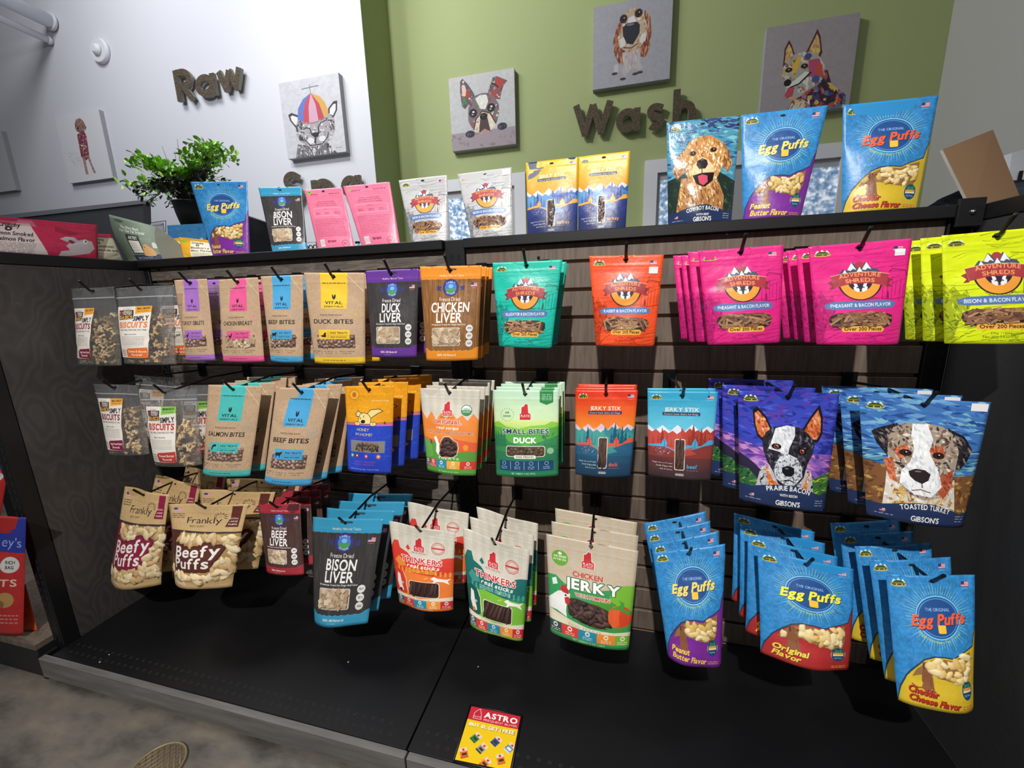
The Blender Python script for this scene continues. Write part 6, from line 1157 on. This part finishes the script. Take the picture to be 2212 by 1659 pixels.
# eyeglass rack and spray bottle glimpsed between pouches
c = at((672, 541), 1, .4); c[2] = 1.186 + .1; bm = bmesh.new()
for dx in (-.022, 0, .022): tube(bm, [(dx + .009 * math.cos(t), 0, .009 * math.sin(t)) for t in np.linspace(0, 6.28, 10)], .0022, 6)
tube(bm, [(-.03, 0, -.098), (-.03, 0, .02), (.03, 0, .02), (.03, 0, -.098)], .002, 6); o = link('wire_rack', bm, BLACK, None, c); tag(o, 'tiny black wire rack seen left of the pink pouches', 'rack')
c = at((775, 536), 1, .35); bm = bmesh.new(); tube(bm, [(0, 0, 1.187 - c[2]), (0, 0, .0), (0, 0, .008), (0, 0, .02)], [.011, .011, .004, .004], 14); o = link('small_bottle', bm, mat('teal_plastic', '5c9cb4', .3), None, c); tag(o, 'tiny blue bottle seen between the two pink pouches', 'bottle')
bm = bmesh.new(); box(bm, -.012, -.004, .018, .006, .004, .026); link('spray_head', bm, BLACK, o)
# potted plant
c = at((418, 462), 1, .5); t = empty('potted_plant', c, 'bushy green plant in a black pot behind the left bay', 'plant')
bm = bmesh.new(); tube(bm, [(0, 0, -.09), (0, 0, .0), (0, 0, .045), (0, 0, .05), (0, 0, .05)], [.05, .07, .076, .08, .08], 24); link('pot', bm, mat('black_pot', '1e1e20', .45, bump=.1), t)
R = np.random.RandomState(5); bmS = bmesh.new(); bmL = bmesh.new(); cc = at((392, 410), 1, .5) - c; left = at((290, 410), 1, .5)[0] - c[0]; rt = at((492, 385), 1, .5)[0] - c[0]; bm = bmesh.new(); tube(bm, [(0, 0, 1.187 - c[2]), (0, 0, 1.195 - c[2]), (0, 0, 1.197 - c[2]), (0, 0, -.0)], [.05, .05, .012, .012], 14); link('stand', bm, BLACK, t)
def leaf(bm, p, d, s, mi):
    d = d / np.linalg.norm(d); a = np.cross(d, [0, 0, 1.]); a /= (np.linalg.norm(a) + 1e-6); u = np.cross(a, d); pts = [(0, 0, 0), (.35, .3, .06), (.7, .24, .05), (1, 0, -.08), (.7, -.24, .05), (.35, -.3, .06)]
    v = [bm.verts.new(p + (d * x + a * y + u * z) * s) for x, y, z in pts]; m = bm.verts.new(p + (d * .5 + u * -.04) * s)
    for i in range(6): f = bm.faces.new((v[i], v[(i + 1) % 6], m)); f.material_index = mi
for k in range(70):
    x = R.uniform(left + .02, rt - .01); f = (x - left) / (rt - left); zt = cc[2] + .10 + .055 * math.sin(f * 9) + .03 * f - .10 * (1 - f) * (f < .15); yy = R.uniform(-.09, .12)
    low = R.rand() < .5; end = np.array([x, yy, zt if not low else R.uniform(-.06, .09) + cc[2] - .02]); mid = end * .5 + np.array([0, 0, .06 if not low else .1])
    tube(bmS, [(end[0] * .08, yy * .2, .03), mid, end], .0018, 5)
    for j in range(20 if not low else 22):
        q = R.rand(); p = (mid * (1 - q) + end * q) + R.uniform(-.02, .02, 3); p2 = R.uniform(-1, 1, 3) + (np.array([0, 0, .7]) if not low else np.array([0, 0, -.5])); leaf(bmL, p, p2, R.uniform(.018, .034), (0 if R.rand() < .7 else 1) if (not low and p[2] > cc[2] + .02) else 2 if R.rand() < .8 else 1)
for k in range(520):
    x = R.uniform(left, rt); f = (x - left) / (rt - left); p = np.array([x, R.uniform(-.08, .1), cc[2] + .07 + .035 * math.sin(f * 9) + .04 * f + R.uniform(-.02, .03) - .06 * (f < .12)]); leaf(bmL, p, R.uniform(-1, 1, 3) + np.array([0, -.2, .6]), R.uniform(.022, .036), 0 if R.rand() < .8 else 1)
o = link('stems', bmS, mat('plant_stem', '3a3224', .7), t); o['kind'] = 'stuff'
o = link('leaves', bmL, [mat('leaf_lit', 'a8dc50', .45), mat('leaf_green', '5c9c3c', .45), mat('leaf_shaded', '232a1c', .5)], t); o['kind'] = 'stuff'  # light painted in: lit colour for top leaves, shaded colour for lower ones
bm = bmesh.new()
for dx, dz in ((-.07, .2), (.03, .22), (.0, .17)): tube(bm, [(cc[0] + dx * .3, 0, cc[2]), (cc[0] + dx, 0, cc[2] + dz)], [.002, .0008], 5)
link('dry_stalks', bm, mat('dry_stalk', '54503c', .8), t)
p = at((389, 353), 1, .48) - c; bm = bmesh.new(); box(bm, p[0] - .022, p[1], p[2] - .022, p[0] + .022, p[1] + .001, p[2] + .02); link('price_tag', bm, STICK, t)
# right end: brown board, white box, blue-grey folded cloth
RC = [(2036, 323), (2145, 280), (2206, 432), (2098, 470)]
Pq = [at(RC[0], 1, .1), at(RC[1], 1, .16), at(RC[2], 1, .13), at(RC[3], 1, .07)]
for q_ in Pq[2:]: q_[2] = max(q_[2], TOPZ + .016)
o = quadbox('hardboard_sheet', Pq, .006, [CARDB, mat('board_edge', 'cfc8be', .8)]); tag(o, 'brown hardboard sheet leaning at the right end of the cap', 'board')
o = board('white_box', [(2186, 330), (2290, 300), (2290, 420), (2178, 432)], .3, .1, [mat('carton_white', 'd0d2d8', .7)] * 2, 'white carton at the right edge of the top shelf', 'box'); bm = bmesh.new(); p = at((2204, 378), 1, .295) - np.array(o.location); box(bm, p[0] - .004, p[1] - .002, p[2] - .035, p[0] + .004, p[1], p[2] + .01); link('print_mark', bm, DARK, o)
bm = bmesh.new(); G = []
for i in range(25):
    row = []
    for j in range(9):
        u, v = i / 24, j / 8; px = (1985 + 260 * u, 462 - 74 * math.sin(min(1, u * 1.05) ** .8 * math.pi * .55) * v); q = at(px, 1, .2 + .02 * math.sin(u * 9 + v * 5)); row.append(bm.verts.new(q - np.array([1.4, .2, 1.2]) + np.array([0, .03 * math.sin(v * 3.1) + .006 * math.sin(u * 40 + v * 13), 0])))
    G.append(row)
for i in range(24):
    for j in range(8): f = bm.faces.new((G[i][j], G[i + 1][j], G[i + 1][j + 1], G[i][j + 1])); f.smooth = True
bmesh.ops.solidify(bm, geom=list(bm.faces), thickness=.012)
o = link('folded_cloth', bm, grain('denim_grey', [(.3, '4c5664'), (.6, '6c7684'), (.8, '8a94a0')], (14, 14, 60), .85), None, (1.4, .2, 1.2)); tag(o, 'blue-grey folded fabric mat lying behind the right corner', 'fabric')

# ================================================================== far left neighbour pouches
RB = D('red_blue', art_redbag(), 'b82c2c'); OB = D('orange_plain', art_orange(), 'e8622c')
def lbag(px, yt, yb, ds, T, base, where, sd): bag('treat_pouch', px, yt, yb, ds, T, base, 'pouches of the next display at the left edge', where, seed=sd, hole=False, crumple=1.5, minz=.0345)
lbag([(-72, 1112), (56, 1118), (50, 1372), (-90, 1380)], -.488, -.49, RB, .02, 'red pouch with blue top', 'at the left edge above the orange pouch', 81)
lbag([(-50, 1250), (55, 1262), (88, 1385), (14, 1388)], -.46, -.46, OB, .014, 'plain orange pouch', 'standing on the wood shelf at the left edge', 82)
lbag([(-80, 965), (25, 972), (0, 1120), (-100, 1120)], -.4, -.42, RB, .014, 'red pouch with blue top', 'higher one at the left edge', 83)
lbag([(-110, 870), (8, 884), (-10, 980), (-120, 980)], -.36, -.37, D('blue_plain', Art(64, 1.4, '3a44a8'), '3a44a8'), .014, 'plain blue pouch', 'topmost at the left edge', 84)

# ================================================================== ON THE DECK AND FLOOR
P = [(.117, -.361, .0016), (.249, -.359, .0016), (.2515, -.483, .0016), (.122, -.489, .0016)]
t = quadbox('sale_card', P, .001, [art_mat('sale_card_print', art_astro(), .3), BLACK]); t.location.z += .001; tag(t, 'red and yellow buyer offer card in a black frame on the deck', 'sign')
bm = bmesh.new(); c = Vector(t.location); Q = [Vector(p) - c for p in P]; k = 1.05
for i in range(4): tube(bm, [Q[i] * k, Q[(i + 1) % 4] * k], .0022, 6)
link('card_frame', bm, BLACK, t)
rr = random.Random(3)
for i, (px, s, lb) in enumerate((((236, 1414), .004, 'pale crumb on the left deck near the front holes'), ((216, 1430), .005, 'pinkish crumb beside the left front holes'), ((766, 1543), .003, 'tiny shiny screw standing on the deck, upper of two'), ((753, 1562), .003, 'tiny shiny screw standing on the deck, lower of two'), ((752, 1430), .004, 'grey crumb on the deck below the large black pouch'), ((1033, 1440), .004, 'small curl of film on the right deck'))):
    c = at(px, 2, .002); bm = bmesh.new(); bmesh.ops.create_icosphere(bm, subdivisions=1, radius=s * .6)
    for v in bm.verts: v.co *= rr.uniform(.6, 1.2); v.co.z *= .5
    o = link('crumb', bm, CHROME if 'shiny' in lb else mat('crumb', 'c8b0a8', .8), None, (c[0], c[1], .0012 + s * .2)); tag(o, lb, 'crumb', 'specks on the base deck')
# floor cleanout cover
c = at((338, 1662), 2, FL); t = empty('floor_cover', (c[0], c[1], FL), 'oval bronze floor cover with a lattice near the lower edge', 'floor cover'); BR = mat('worn_bronze', '8c7c60', .5, .3, bump=.2)
bm = bmesh.new(); tube(bm, [(0, 0, -.002), (0, 0, .003), (0, 0, .004)], [.064, .064, .061], 40); link('cover_plate', bm, mat('bronze_dark', '5c5040', .6, bump=.2), t)
bm = bmesh.new(); r = .055
for k in range(-4, 5):
    d = k * .012; h = math.sqrt(max(r * r - d * d, 0))
    for s in (1, -1):
        ax = np.array([math.cos(.9 * s + .2), math.sin(.9 * s + .2)]); nx = np.array([-ax[1], ax[0]]); a = nx * d - ax * h; b = nx * d + ax * h
        tube(bm, [(a[0], a[1], .0045), (b[0], b[1], .0045)], .0014, 5)
tube(bm, [(.06 * math.cos(x), .06 * math.sin(x), .004) for x in np.linspace(0, 6.2832, 36)], .0028, 6); link('lattice', bm, BR, t)
